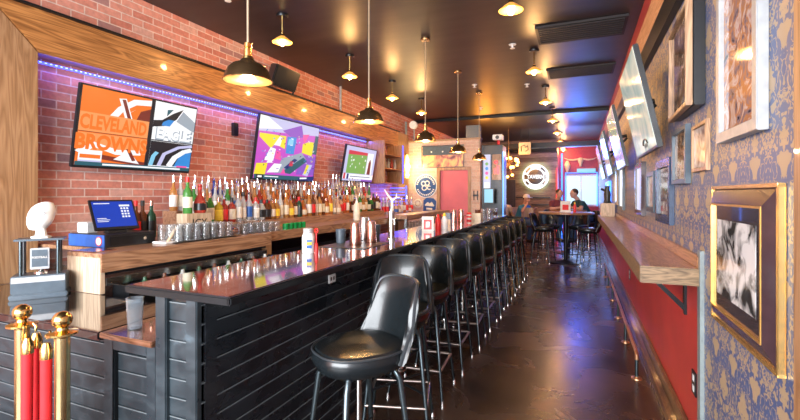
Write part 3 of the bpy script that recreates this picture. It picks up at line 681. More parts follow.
def sag(a, b, depth, n=14):
    out = []
    for i in range(n+1):
        u = i/n; out.append(tuple(a[k]+(b[k]-a[k])*(.5-.5*math.cos(PI*u) if k < 2 else u) for k in range(2)) + (a[2]+(b[2]-a[2])*u - depth*(1-abs(2*u-1)**2.6),))
    return out
rope(sag((-2.025, 1.035, .86), (-1.885, .996, .85), .68), 'red velvet rope hanging in a deep loop between the two brass stanchions')
rope([(-1.985, .985, .86), (-1.985, .983, .6), (-1.985, .98, .3), (-1.984, .98, .06)], 'red velvet rope hanging straight down in front of the left brass stanchion')

# ------------------------------------------------------------ bar stools
def make_stool(label, group):
    t = thing('bar_stool', label, 'bar stool', (0, 0, 0), 0, group)
    # seat cushion, faces -Y
    def sq(a, rx, ry, e=2.8):
        c, s = math.cos(a), math.sin(a); k = (abs(c)**e+abs(s)**e)**(-1/e); x, y = c*k*rx, s*k*ry
        return x*(1 - (.14 if y < 0 else 0)*(abs(y)/ry)), y
    m = MB(); N_ = 32; rings = [(.72, .655), (.93, .675), (1.0, .70), (1.03, .725), (1.0, .752), (.93, .767), (.7, .772), (.4, .768), (.001, .764)]
    v = []; f = []
    for k, z in rings:
        for i in range(N_): x, y = sq(2*PI*i/N_, (.188)*k, .203*k); v.append((x, y, z))
    for j in range(len(rings)-1):
        for i in range(N_): f.append((j*N_+i, j*N_+(i+1) % N_, (j+1)*N_+(i+1) % N_, (j+1)*N_+i))
    f.append(tuple(range(N_))[::-1]); m.add(v, f)
    seat = m.build('seat', 'vinyl', t)
    MB().tube([(*sq(2*PI*i/40, .190, .205), .757) for i in range(40)], .0055, 6, True).build('piping', 'piping', seat)
    # wrap-round back: outer and inner sheet
    def bk(u, v, off):
        a = u*R(66); lean = .06*v + .02*v*v
        rx = .205+off; ry = .205+off
        wv = 1-.07*v**1.5
        x = math.sin(a)*rx*wv*1.02; y = math.cos(a)**.8*ry*.98 + lean
        top = 1.035 - .02*abs(u)**2.5 - .16*abs(u)**9
        z = .70 + (top-.70)*v
        return Vector((x, y, z))
    m = MB(); U = 28; V = 8; v = []; f = []
    for off, in ((.022,), (-.018,)):
        for j in range(V+1):
            for i in range(U+1):
                vv = j/V; o_ = off*(1 if 0 < j < V else .55); v.append(bk(-1+2*i/U, vv, o_))
    S = (U+1)*(V+1)
    for j in range(V):
        for i in range(U):
            a_ = j*(U+1)+i; f.append((a_, a_+1, a_+U+2, a_+U+1)); f.append((S+a_, S+a_+U+1, S+a_+U+2, S+a_+1))
    for i in range(U): f.append((i, S+i, S+i+1, i+1)); a_ = V*(U+1)+i; f.append((a_, a_+1, S+a_+1, S+a_))
    for j in range(V): a_ = j*(U+1); f.append((a_, a_+U+1, S+a_+U+1, S+a_)); a_ = j*(U+1)+U; f.append((a_, S+a_, S+a_+U+1, a_+U+1))
    m.add(v, f); back = m.build('backrest', 'vinyl', t)
    path = [bk(-1, k/8, .0) for k in range(8)] + [bk(-1+2*i/28, 1, .0)+Vector((0, 0, .003)) for i in range(29)] + [bk(1, 1-k/8, .0) for k in range(1, 9)]
    MB().tube([p+Vector((0, 0, 0)) for p in path], .008, 6).build('piping', 'piping', back)
    m = MB().lathe([(.10, .665), (.15, .67), (.165, .688)], 20).build('swivel_plate', 'blackmetal', t)
    MB().bar((0, 0, .30), (0, 0, .66), .014).lathe([(.045, .38), (.045, .392)], 16).lathe([(.03, .392), (.02, .41)], 12).build('centre_post', 'chrome', t)
    for sx in (-1, 1):
        for sy in (-1, 1):
            lg = MB().tube([(sx*.06, sy*.06, .665), (sx*.115, sy*.115, .662), (sx*.135, sy*.135, .62), (sx*.195, sy*.195, .03)], [.013, .015, .015, .010], 10).build('leg', 'steelblue', t)
            MB().lathe([(.018, 0), (.018, .014), (.011, .03), (.011, .05)], 12, (sx*.197, sy*.197, 0)).build('glide', 'chrome', lg)
    q = .176; z = .235
    for a_, b_ in (((-q, -q), (q, -q)), ((q, -q), (q, q)), ((q, q), (-q, q)), ((-q, q), (-q, -q))):
        MB().bar((*a_, z), (*b_, z), .010).build('foot_bar', 'footbar', t)
    q = .165; m = MB().bar((-q, -q, .31), (q, q, .31), .007).bar((-q, q, .31), (q, -q, .31), .007); m.build('cross_brace', 'blackmetal', t)
    return t
SG = 'black vinyl bar stools lined up along the bar'
SL = ['black vinyl bar stool nearest the viewer, turned away from the bar', 'second black vinyl bar stool along the bar, right behind the nearest one'] + \
     ['%s black vinyl bar stool from the near end of the bar' % nth(k) for k in range(3, 11)] + ['last black vinyl bar stool at the far end of the bar']
proto = make_stool(SL[0], SG)
spots = [(-.935, 1.745, -32), (-1.02, 2.42, 16), (-1.07, 2.98, 4), (-1.07, 3.55, 2), (-1.07, 4.15, 4), (-1.07, 4.73, 0), (-1.06, 5.25, 4), (-1.06, 5.82, 2), (-1.06, 6.42, 5), (-1.06, 7.03, 0), (-1.06, 7.68, 0)]
for i, (x, y, a) in enumerate(spots):
    o = proto if i == 0 else copy_tree(proto)
    o.location = (x, y, 0); o.rotation_euler = (0, 0, R(a)); o['label'] = SL[i]
TG = 'black vinyl high stools round the pub tables'
for x, y, a, l in ((-.72, 9.55, 75, 'black vinyl high stool on the left of the front round table'), (.16, 9.5, -80, 'black vinyl high stool on the right of the front round table'),
                   (-.62, 10.3, 30, 'black vinyl high stool behind the front round table, left'), (-.05, 10.4, -20, 'black vinyl high stool behind the front round table, right'),
                   (-.62, 11.74, 35, 'black vinyl high stool under the person in the maroon shirt'), (.17, 11.48, -62, 'black vinyl high stool under the person in the dark green shirt')):
    o = copy_tree(proto); o.location = (x, y, 0); o.rotation_euler = (0, 0, R(a)); o['label'] = l; o['group'] = TG
def pub_table(x, y, r, label):
    t = thing('pub_table', label, 'table', (x, y, 0), 0, 'round high pub tables')
    MB().lathe([(r-.01, 1.03), (r, 1.037), (r, 1.06), (r-.01, 1.067)], 40).build('tabletop', 'railwood', t)
    MB().bar((0, 0, .04), (0, 0, 1.03), .038, n=16).build('pedestal', 'blackmetal', t)
    MB().lathe([(.33, 0), (.33, .015), (.1, .04), (.05, .06)], 28).build('base', 'blackmetal', t)
pub_table(-.28, 9.75, .56, 'round high pub table nearest the viewer with condiments, past the bar stools')
pub_table(-.26, 11.35, .42, 'round high pub table between the two seated people by the bright window')

# ------------------------------------------------------------ things on the bar top
t = thing('wipes_bottle', 'white wipes bottle with blue and yellow label on the near part of the bar', 'bottle', (-1.616, 2.33, 1.07))
MB().lathe([(.036, 0), (.04, .008), (.04, .11), (.032, .125), (.032, .13)], 20).build('body', 'whitepaint', t)
MB().lathe([(.033, .13), (.033, .155), (.028, .16)], 20).build('lid', 'silverframe', t)
T = Euler((0, 0, R(35))).to_matrix().to_4x4()
MB().box(-.012, .02, -.042, -.037, .075, .088, T).build('label', 'labelblue', t); MB().box(-.012, .02, -.042, -.037, .055, .074, T).build('label', 'yellow', t); MB().box(-.012, .02, -.042, -.037, .034, .054, T).build('label', 'labelblue', t)
t = thing('red_opener', 'red plastic squeeze tag hanging beside the white wipes bottle', 'tag', (-1.57, 2.352, 1.07))
MB().tube([(.012*math.cos(k*PI/5), 0, .143+.012*math.sin(k*PI/5)) for k in range(10)], .005, 8, True).bar((0, 0, .05), (0, 0, .132), .004).ell((0, 0, .055), .012).bar((0, 0, 0), (0, 0, .05), .012).build('body', 'redplastic', t)
def shaker(x, y, label, m_='copper', s=1.0, group='cocktail shaker tins on the bar'):
    t = tag(MB().lathe([(.032*s, 0), (.033*s, .004), (.043*s, .085*s), (.045*s, .088*s), (.042*s, .094*s), (.030*s, .168*s), (.026*s, .172*s), (0, .172*s)][:] if 0 else [(.043*s, 0), (.044*s, .004), (.034*s, .165*s), (.032*s, .17*s), (0, .17*s)], 20, (x, y, 1.07)).build('cocktail_shaker', m_), label, 'cocktail shaker', group)
shaker(-1.52, 2.78, 'tall copper cocktail shaker on the bar, left one of the near pair')
shaker(-1.49, 2.98, 'tall copper cocktail shaker on the bar, right one of the near pair')
shaker(-1.62, 3.12, 'steel cocktail shaker standing behind the near copper pair', 'steel', 1.12)
shaker(-1.56, 5.6, 'copper cocktail shaker by the black caddy, left one of the far pair')
shaker(-1.50, 5.75, 'copper cocktail shaker by the black caddy, right one of the far pair')
tag(B(-1.72, -1.36, 2.62, 3.05, 1.070, 1.0745).build('bar_mat', 'black', bevel=.001), 'thin black bar mat under the near copper shakers', 'mat')
for k, (x, y) in enumerate(((-1.68, 3.3), (-1.66, 3.42), (-1.7, 2.88))):
    tag(MB().lathe([(.034, 0), (.04, .11), (.037, .11), (.031, .005), (0, .005)], 16, (x, y, 1.07)).build('black_cup', 'slate'), ['dark cup behind the steel tap tower, left one', 'dark cup behind the steel tap tower, right one', 'dark cup behind the left copper shaker'][k], 'cup', 'dark cups on the bar')
t = thing('beer_tap', 'steel beer tap tower with a branching antler handle', 'beer tap', (-1.46, 3.3, 1.07))
MB().lathe([(.04, 0), (.04, .01), (.027, .015), (.027, .22), (.03, .222), (.03, .235), (0, .24)], 20).build('tower', 'chrome', t)
MB().bar((0, 0, .18), (.05, -.05, .17), .01).bar((.05, -.05, .175), (.05, -.05, .13), .007).build('spout', 'chrome', t)
at = MB().tube([(0, 0, .235), (.01, 0, .28), (.0, .01, .33), (-.03, .0, .37), (-.06, -.01, .42)], [.012, .012, .01, .008, .003], 8)
at.tube([(.0, .01, .32), (.04, .01, .35), (.075, .01, .355)], [.009, .007, .003], 8).tube([(.04, .01, .35), (.045, .01, .39)], [.006, .003], 8)
at.build('antler_handle', 'antler', t)
t = thing('squeeze_bottle', 'cream squeeze bottle with a pointed cap on the back counter near the taps', 'bottle', (-2.9, 5.35, 1.086))
MB().lathe([(.045, 0), (.048, .01), (.048, .2), (.03, .23), (.02, .24)], 16).build('body', 'cream', t); MB().lathe([(.022, .24), (.02, .255), (.006, .3)], 12).build('cap', 'whitepaint', t)
# condiments
t = thing('menu_caddy', 'red and white framed menu card standing on the bar before the red bottle', 'menu stand', (-1.43, 4.15, 1.07), R(15))
MB().box(-.06, .06, -.01, .01, 0, .15).build('card', 'paper', t, bevel=.003); MB().box(-.04, .04, -.0115, -.01, .02, .12).build('picture', 'redplastic', t); MB().box(-.02, .02, -.0125, -.0115, .04, .1).build('photo', 'pale_print', t)
def cond(x, y, m_, cap, label, r=.03, h=.15, z=1.07):
    t = thing('condiment_bottle', label, 'bottle', (x, y, z), 0, 'condiment bottles')
    MB().lathe([(r*.95, 0), (r, .006), (r, h*.65), (r*.5, h*.85), (r*.45, h*.88)], 16).build('body', m_, t); MB().lathe([(r*.55, h*.87), (r*.5, h), (r*.15, h*1.1)], 12).build('cap', cap, t)
cond(-1.40, 4.4, 'redplastic', 'redplastic', 'red ketchup bottle beside the framed menu card on the bar')
cond(-1.36, 4.5, 'whitepaint', 'yellow', 'white sauce bottle right of the red ketchup bottle on the bar', .035, .16)
t = thing('straw_caddy', 'black caddy on a pale wood block beside the far copper shakers', 'caddy', (-1.5, 5.1, 1.07))
MB().box(-.05, .05, -.05, .05, 0, .07).build('block', 'counterZ', t, bevel=.003); MB().box(-.045, .045, -.045, .045, .07, .15).build('box', 'slate', t, bevel=.004)
for k in range(3):
    t = tag(MB().mi(0).lathe([(.033, 0), (.033, .115), (.03, .12)], 16, (-1.45, 6.0, 1.07)).build('drink_can', 'redplastic'), 'red can with white bands on the bar before the napkin box', 'can') if k == 0 else t
MB().lathe([(.0335, .02), (.0335, .045)], 16, (-1.45, 6.0, 1.07)).build('band', 'paper', t); MB().lathe([(.0335, .07), (.0335, .09)], 16, (-1.45, 6.0, 1.07)).build('band', 'paper', t)
o = tag(B(-1.45, -1.33, 6.2, 6.36, 1.07, 1.17).build('napkin_box', 'cream', bevel=.004), 'cream napkin box near the far end of the bar', 'box')
tag(MB().lathe([(.035, 0), (.04, .03), (.038, .05), (0, .052)], 16, (-1.39, 6.28, 1.17)).build('sauce_bowl', 'g_brown'), 'small brown bowl on top of the cream napkin box', 'bowl')
for k, (x, y) in enumerate(((-1.38, 6.65), (-1.32, 6.8), (-1.36, 7.0), (-1.3, 7.2))):
    o = tag(MB().lathe([(.034, 0), (.042, .15), (.039, .15), (.031, .006), (0, .006)], 14, (x, y, 1.07)).build('water_glass', 'clear'), '%s clear glass from the left at the far end of the bar' % nth(k+1), 'glass', 'clear glasses at the far bar end')
    if k > 1: MB().lathe([(.03, .01), (.036, .08), (0, .08)], 12, (x, y, 1.07)).build('drink', 'g_brown', o)
# on the pub table
t = thing('menu_holder', 'white and red menu holder standing on the front pub table', 'menu stand', (-.28, 9.6, 1.067), R(10))
MB().box(-.11, .11, -.02, .02, 0, .03).box(-.10, .10, -.006, .006, .02, .24).build('holder', 'paper', t); MB().box(-.06, .06, -.008, -.006, .05, .16).build('picture', 'redplastic', t)
cond(-.1, 9.65, 'redplastic', 'yellow', 'red sauce bottle right of the menu holder on the front pub table', .03, .2, 1.067)

# ------------------------------------------------------------ televisions
def poly2(m, pts, y, k):
    m.mi(k); o_ = len(m.v); m.v += [(x, y, z) for x, z in pts]; m.f.append(list(range(o_, o_+len(pts)))); m.m.append(k)
def tv(loc_, rz, tilt, wd, ht, label, scr_mat=None, group=None, side=1, dep=.16):
    t = thing('television', label, 'television', loc_, (R(tilt), 0, rz), group)
    MB().box(-wd/2, wd/2, 0, .035, -ht/2, ht/2).build('housing', 'black', t, bevel=.004)
    s = MB().box(-wd/2+.012, wd/2-.012, -.002, 0, -ht/2+.018, ht/2-.012).build('screen', scr_mat or 'scr_black', t)
    m = MB().box(-.15, .15, .035, .055, -.12, .12); m.build('mount_plate', 'blackmetal', t)
    MB().bar((0, .05, .03), (0, dep, .03), .02).bar((0, .05, -.06), (0, dep, .0), .015).build('mount_arm', 'blackmetal', t)
    return t, s
def graphic(s, wd, ht, shapes, name='graphics'):
    cols = []; m = MB()
    for i, (c, pts) in enumerate(shapes):
        if c not in cols: cols.append(c)
        y = -.0022-.00012*i
        P_ = [((-.5+u)*(wd-.03), (-.5+v)*(ht-.035)+.003) for u, v in pts]
        poly2(m, P_, y, cols.index(c))
    return m.build(name, cols, s, smooth=False)
def band(pts, w_):
    """thick polyline as quad strip polygon"""
    L = []; Rr = []
    for i, p in enumerate(pts):
        a = pts[max(0, i-1)]; b = pts[min(len(pts)-1, i+1)]; dx, dy = b[0]-a[0], b[1]-a[1]; l = math.hypot(dx, dy)
        ww = w_[i] if isinstance(w_, list) else w_
        L.append((p[0]-dy/l*ww, p[1]+dx/l*ww)); Rr.append((p[0]+dy/l*ww, p[1]-dx/l*ww))
    return L+Rr[::-1]
LEFT = R(90); RIGHT = R(-90)
wd, ht = 1.07, .645
t1, s1 = tv((-3.509, 2.585, 1.972), LEFT, 10.6, wd, ht, 'tilted television on the left showing orange and white team graphics', dep=.22)
Q = [(u, v) for u, v in ((0, 0), (.545, 0), (.545, 1), (0, 1))]
sh = [('scr_orange', Q), ('scr_white', band([(.22, .55), (.32, .78), (.42, .9), (.56, .93)], .055)), ('scr_orange', band([(.25, .55), (.34, .76), (.43, .86), (.56, .885)], .022)),
      ('scr_brown', [(.40, .55), (.545, .55), (.545, .86), (.46, .80)]), ('scr_white', band([(.30, .93), (.38, .62)], .03)), ('scr_brown', band([(.31, .92), (.385, .62)], .015)),
      ('scr_orange2', [(0, .44), (.545, .44), (.545, .68), (0, .68)]), ('scr_orange2', [(0, .2), (.545, .2), (.545, .42), (0, .42)]), ('scr_brown', band([(0, .435), (.545, .435)], .004)),
      ('scr_white', band([(.02, .16), (.12, .28), (.3, .2), (.5, .22)], .035)), ('scr_brown', band([(.1, .14), (.3, .1), (.545, .06)], .03)), ('scr_white', [(.28, .1), (.40, .24), (.5, .06)]), ('scr_brown', band([(.39, .26), (.45, .1)], .016)),
      ('scr_white', [(.02, .03), (.19, .03), (.19, .2), (.02, .2)]), ('scr_orange', band([(.03, .12), (.18, .12)], .025)), ('scr_lav', [(.02, .03), (.19, .03), (.19, .07), (.02, .07)]),
      ('scr_black', [(.545, 0), (.58, 0), (.58, 1), (.545, 1)]),
      ('scr_white', [(.58, 0), (1, 0), (1, 1), (.58, 1)]), ('scr_grey', [(.8, .75), (1, .62), (1, .78), (.86, .92)]), ('scr_black', [(.58, .62), (.7, .66), (.8, .78), (.86, .95), (.76, .86), (.66, .74), (.58, .72)]),
      ('scr_blue', [(.66, .66), (.74, .66), (.78, .76), (.72, .76), (.67, .71)]), ('scr_teal', [(.7, .8), (.76, .92), (.7, .9)]), ('scr_white', [(.59, .44), (1, .44), (1, .63), (.59, .63)]),
      ('scr_black', [(.58, .06), (1, .06), (1, .42), (.58, .42)]), ('scr_lav', band([(.68, .06), (.72, .24), (.86, .36), (1, .40)], .02)), ('scr_white', band([(.78, .06), (.83, .2), (.92, .3), (1, .34)], .03)),
      ('scr_blue', [(.83, .06), (.87, .2), (.94, .28), (1, .3), (1, .06)]), ('scr_cyan', band([(.6, .06), (.62, .2), (.65, .26)], .02)), ('scr_black', [(.58, .425), (1, .425), (1, .44), (.58, .44)]),
      ('scr_teal', [(0, 0), (1, 0), (1, .05), (0, .05)]), ('scr_white', [(.2, .012), (.9, .012), (.9, .035), (.2, .035)]), ('scr_pink', [(.86, .05), (.97, .05), (.97, .075), (.86, .075)])]
graphic(s1, wd, ht, sh)
text_mesh('CLEVELAND', .15, 0, 'lettering', 'scr_orange', s1, loc=(-.245, -.0075, .035), bold=.006, sx=.66)
text_mesh('BROWNS', .16, 0, 'lettering', 'scr_orange', s1, loc=(-.245, -.0075, -.12), bold=.007, sx=.86)
text_mesh('EAGLE', .145, 0, 'lettering', 'scr_grey', s1, loc=(.308, -.0070, .018), bold=.008, sx=.92)
text_mesh('EAGLE', .135, 0, 'lettering', 'scr_white', s1, loc=(.302, -.0078, .026), bold=.005, sx=.92)
wd, ht = 1.26, .79
t2, s2 = tv((-3.51, 4.63, 2.01), LEFT, 9, wd, ht, 'largest wall television, in the middle, showing a purple and yellow studio scene', dep=.22)
rr = random.Random(5)
sh = [('scr_magenta', [(0, 0), (1, 0), (1, 1), (0, 1)]), ('scr_lav', [(0, .75), (.5, .8), (1, .85), (1, 1), (0, 1)]), ('scr_white', [(.0, .78), (.35, .85), (.1, 1), (0, 1)]), ('scr_violet', [(.35, .82), (.66, .98), (.72, .78), (.55, .72)]),
      ('scr_yellow', [(.02, .72), (.42, .74), (.42, .52), (.26, .58), (.2, .5), (.02, .66)]), ('scr_white', [(.24, .56), (.32, .72), (.36, .7), (.34, .56)]), ('scr_blue', [(.44, .45), (.58, .45), (.6, .75), (.44, .74)]), ('scr_cyan', [(.46, .6), (.55, .6), (.55, .73), (.47, .7)]),
      ('scr_yellow', [(.72, .5), (.92, .46), (.93, .72), (.84, .72), (.72, .66)]), ('scr_pink', [(.74, .66), (.82, .85), (.7, .82)]), ('scr_teal', [(.92, .5), (1, .5), (1, .85), (.94, .85)]), ('scr_violet', [(.66, .1), (1, .1), (1, .46), (.72, .46)]),
      ('scr_white', [(.12, .3), (.2, .52), (.28, .5), (.26, .3)]), ('scr_pink', [(.28, .34), (.38, .32), (.36, .46), (.29, .48)]), ('scr_grey', [(.3, .1), (.5, .12), (.82, .38), (.72, .5), (.4, .36)]), ('scr_teal', [(.4, .12), (.56, .1), (.84, .36), (.76, .42)]),
      ('scr_navy', [(.44, .2), (.5, .18), (.66, .36), (.6, .38)]), ('scr_red', [(.52, .24), (.58, .24), (.6, .32), (.54, .33)]), ('scr_white', [(.18, .1), (.28, .26), (.4, .26), (.36, .12)]), ('scr_pink', [(.4, .1), (.48, .1), (.44, .2)]),
      ('scr_yellow', [(0, .06), (.16, .07), (.18, .26), (.02, .24)]), ('scr_white', [(.16, .26), (.26, .27), (.2, .34)]), ('scr_lav', [(.78, .1), (.86, .3), (.95, .3), (.88, .08)]), ('scr_yellow', [(.8, .12), (.84, .3), (.89, .28), (.84, .12)])]
for k in range(70):
    x, y = rr.uniform(.08, .95), rr.uniform(.12, .8); a_ = rr.uniform(0, PI); l = rr.uniform(.015, .04)
    sh.append((rr.choice(['scr_white', 'scr_grey', 'scr_blue', 'scr_lav', 'scr_black', 'scr_violet', 'scr_cyan', 'scr_yellow', 'scr_navy']), band([(x, y), (x+l*math.cos(a_), y+l*math.sin(a_))], .006)))
sh += [('scr_teal', [(0, 0), (1, 0), (1, .07), (0, .07)]), ('scr_black', [(.03, 0), (.13, 0), (.13, .07), (.03, .07)]), ('scr_white', [(.05, .02), (.11, .02), (.11, .05), (.05, .05)]), ('scr_navy', [(.7, 0), (1, 0), (1, .09), (.7, .05)]), ('scr_white', band([(.15, .04), (.36, .04)], .008)), ('scr_white', band([(.73, .035), (.86, .045)], .014))]
graphic(s2, wd, ht, sh)
wd, ht = 1.11, .61
t3, s3 = tv((-3.51, 6.6, 1.955), LEFT, 10.6, wd, ht, 'farthest of the three left televisions, showing a green football field', dep=.22)
sh = [('scr_lav', [(0, 0), (1, 0), (1, 1), (0, 1)]), ('scr_green', [(.08, .22), (.7, .22), (.7, .88), (.08, .88)]), ('scr_red', [(.08, .76), (.7, .8), (.7, .88), (.08, .88)]), ('scr_white', [(.72, .22), (.92, .22), (.92, .88), (.72, .88)]), ('scr_brown', [(.76, .22), (.88, .22), (.86, .6), (.82, .7), (.78, .6)]),
      ('scr_white', [(.0, .06), (1, .06), (1, .2), (0, .2)]), ('scr_red', [(.02, .05), (.08, .05), (.08, .22), (.02, .22)]), ('scr_navy', [(.12, .05), (.18, .05), (.18, .2), (.12, .2)]), ('scr_violet', [(.6, 0), (1, 0), (1, .05), (.6, .05)]), ('scr_navy', band([(.22, .13), (.9, .13)], .01))]
for k in range(12):
    x, y = rr.uniform(.15, .65), rr.uniform(.35, .72); sh.append(('scr_white', [(x, y), (x+.02, y), (x+.025, y+.05), (x+.005, y+.06)]))
graphic(s3, wd, ht, sh)
names = ['nearest', 'second', 'third', 'farthest']
for k in range(4):
    y0 = 3.31+2.15*k
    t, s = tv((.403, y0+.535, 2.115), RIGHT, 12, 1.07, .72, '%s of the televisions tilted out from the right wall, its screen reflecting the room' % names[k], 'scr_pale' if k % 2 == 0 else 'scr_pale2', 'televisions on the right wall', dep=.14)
    if k == 0:
        o = MB().tube([(.10+.11*math.cos(a_), -.004, -.30+.045*math.sin(a_)) for a_ in [R(10+i*16) for i in range(11)]], .006, 6).build('logo', 'black', s)
        text_mesh('TAVERN', .045, .0004, 'lettering', 'black', s, loc=(.10, -.003, -.305))
# loudspeaker on the header, wall box, pipe
t = thing('loudspeaker', 'black wedge loudspeaker tilted down from the oak header', 'loudspeaker', (-3.50, 4.5, 2.80), (R(18), R(8), R(75)))
MB().poly([(-.19, 0, 0), (.19, 0, 0), (.15, .2, 0), (-.15, .2, 0)], (0, 0, .26)).build('cabinet', 'black', t, bevel=.012)
MB().box(-.175, .175, -.008, 0, .015, .245).build('grille', 'darktrim', t, bevel=.004); MB().bar((.2, .1, .13), (.26, .15, .13), .02).bar((.26, .15, .13), (.26, .15, -.03), .012).build('bracket', 'blackmetal', t)
tag(B(-3.748, -3.70, 3.86, 3.93, 2.13, 2.28).build('junction_box', 'black', bevel=.004), 'small black box on the brick wall left of the middle television', 'box')
tag(MB().bar((-3.70, 6.26, 2.8), (-3.70, 6.26, 3.249), .022).build('conduit', 'silverframe'), 'short grey pipe rising from the oak header to the ceiling', 'pipe')
# hanging shelf unit at the far end of the back bar
t = thing('hanging_shelf', 'wooden hanging shelf cabinet lit blue inside, right of the football television', 'shelf', (-3.75, 7.3, 1.65))
MB().box(.002, .38, 0, .03, 0, .81).build('side_panel', 'oakZ', t, bevel=.003)
for z in (0, .28, .55): MB().box(.002, .36, .03, .95, z, z+.02).build('shelf', 'oakY', t)
MB().box(.002, .38, .95, .98, 0, .81).build('side_panel', 'oakZ', t)
MB().box(.36, .37, .925, .95, .02, .80).build('light_strip', 'led', t)
for k in range(5): tag(MB().lathe([(.03, 0), (.03, .12), (.012, .15), (.012, .2)], 10, (-3.5, 7.45+k*.16, 1.951)).build('shelf_bottle', ['g_red', 'g_clear', 'g_clear', 'g_red', 'g_clear'][k]), '%s bottle from the left on the blue-lit hanging shelf' % nth(k+1), 'bottle', 'bottles on the hanging shelf')
m = MB().box(-3.35, -3.33, 8.3, 8.33, 1.10, 1.62)
for k in range(7): m.box(-3.7, -3.35, 8.3, 8.32, 1.14+k*.07, 1.16+k*.07)
tag(m.build('light_ladder', 'led'), 'row of short blue light bars below the hanging shelf', 'light')
area('shelf_light', (-3.4, 7.9, 1.6), (0, R(30), 0), .05, .8, 6, (.1, .12, 1))
# sconce
t = thing('wall_sconce', 'bright jagged glowing wall sconce on the oak post at the end of the back bar', 'sconce', (-3.59, 8.85, 1.8))
MB().box(-.01, .02, -.04, .04, 0, .52).build('back_plate', 'brass', t)
MB().lathe([(.03, 0), (.06, .06), (.035, .12), (.055, .2), (.07, .27), (.045, .34), (.05, .42), (.02, .52)], 10, (.06, 0, 0)).build('lamp_shade', 'warm_glow', t)
point('sconce_light', (-3.4, 8.75, 2.05), 22, (1, .75, .35), .08)

# ------------------------------------------------------------ pendant lights
def bar_pendant():
    t = thing('pendant_light', '', 'pendant light', (0, 0, 3.25), 0, 'bronze dome pendants over the bar')
    MB().lathe([(.05, -.03), (.055, -.02), (.055, 0)], 20).build('canopy', 'bronze', t)
    MB().bar((0, 0, -.02), (0, 0, -1.0), .006, n=8).build('cord', 'cord', t)
    MB().lathe([(.012, -.985), (.02, -.99), (.02, -1.01), (.014, -1.015), (.022, -1.02), (.022, -1.06), (.03, -1.065), (.034, -1.10)], 16).build('socket', 'brass', t)
    out = [(.032, -1.075), (.045, -1.09), (.08, -1.105), (.105, -1.13), (.118, -1.165), (.126, -1.18), (.129, -1.19)]
    inn = [(r-.003, z-.002) for r, z in out[::-1]]
    m = MB().lathe(out, 32).mi(1).lathe(inn, 32)
    m.v = m.v; sh_ = m.build('lamp_shade', ['bronze', 'shadein'], t)
    MB().tube([(.1285*math.cos(k*PI/16), .1285*math.sin(k*PI/16), -1.19) for k in range(32)], .003, 6, True).build('rim', 'brass', sh_)
    MB().ell((0, 0, -1.155), .03, .03, .034, 16, 12).build('bulb', 'bulb', t)
    point('bulb_light', (0, 0, -1.205), 14, (1, .62, .28), .03, t)
    return t
bp = bar_pendant()
for k in range(5):
    o = bp if k == 0 else copy_tree(bp); o.location = (-1.65, 1.82+1.44*k, 3.25)
    o['label'] = ['bronze dome pendant nearest the viewer, over the near end of the bar', 'second bronze dome pendant over the bar, beside the oak header', 'third bronze dome pendant over the bar, in front of the brick partition corner', 'fourth bronze dome pendant over the bar, before the landscape picture', 'farthest bronze dome pendant over the bar, left of the blue-lit column'][k]
def ceiling_pendant():
    t = thing('ceiling_pendant', '', 'pendant light', (0, 0, 3.25), 0, 'amber cone ceiling pendants')
    MB().lathe([(.055, -.025), (.06, -.015), (.06, 0)], 18).build('canopy', 'blackmetal', t)
    MB().bar((0, 0, -.02), (0, 0, -.17), .008, n=8).ell((0, 0, -.185), .014).build('stem', 'brass', t)
    MB().lathe([(.016, -.19), (.022, -.2), (.022, -.235)], 14).build('socket', 'brass', t)
    out = [(.025, -.215), (.06, -.24), (.10, -.275)]
    MB().lathe(out, 24).lathe([(r-.003, z-.003) for r, z in out[::-1]], 24).build('lamp_shade', 'amberglass', t)
    MB().ell((0, 0, -.275), .03, .03, .038, 14, 10).build('bulb', 'bulb', t)
    point('bulb_light', (0, 0, -.335), 15, (1, .52, .18), .03, t)
    return t
cp = ceiling_pendant(); first = True
for k in range(8):
    o = cp if first else copy_tree(cp); first = False
    o.location = (-.53, 3.65+1.95*k if k < 7 else 15.9, 3.25); o['label'] = ('amber cone ceiling pendant, %s in the row down the aisle counting from the viewer' % nth(k+1))
for k in range(4):
    o = copy_tree(cp); o.location = (-2.76, 3.53+1.37*k, 3.25); o['label'] = 'amber cone ceiling pendant, %s in the row behind the bar counting from the viewer' % nth(k+1); o['group'] = 'amber cone pendants behind the bar'
# sprinklers
for k, (x, y) in enumerate(((-2.95, 3.0), (-.75, 5.3), (-.8, 7.3), (-1.9, 8.9), (-1.6, 7.0))):
    tag(MB().lathe([(.04, -.008), (.045, 0)], 16, (x, y, 3.25)).bar((x, y, 3.25), (x, y, 3.205), .012).lathe([(.03, -.048), (.03, -.044)], 12, (x, y, 3.25)).build('ceiling_sprinkler', 'whitepaint'), ['white ceiling sprinkler beside the nearest amber pendant behind the bar', 'white ceiling sprinkler beside the second aisle pendant', 'white ceiling sprinkler beside the third aisle pendant', 'white ceiling sprinkler near the brick partition', 'white ceiling sprinkler right of the fourth bar pendant'][k], 'sprinkler', 'white ceiling sprinklers')

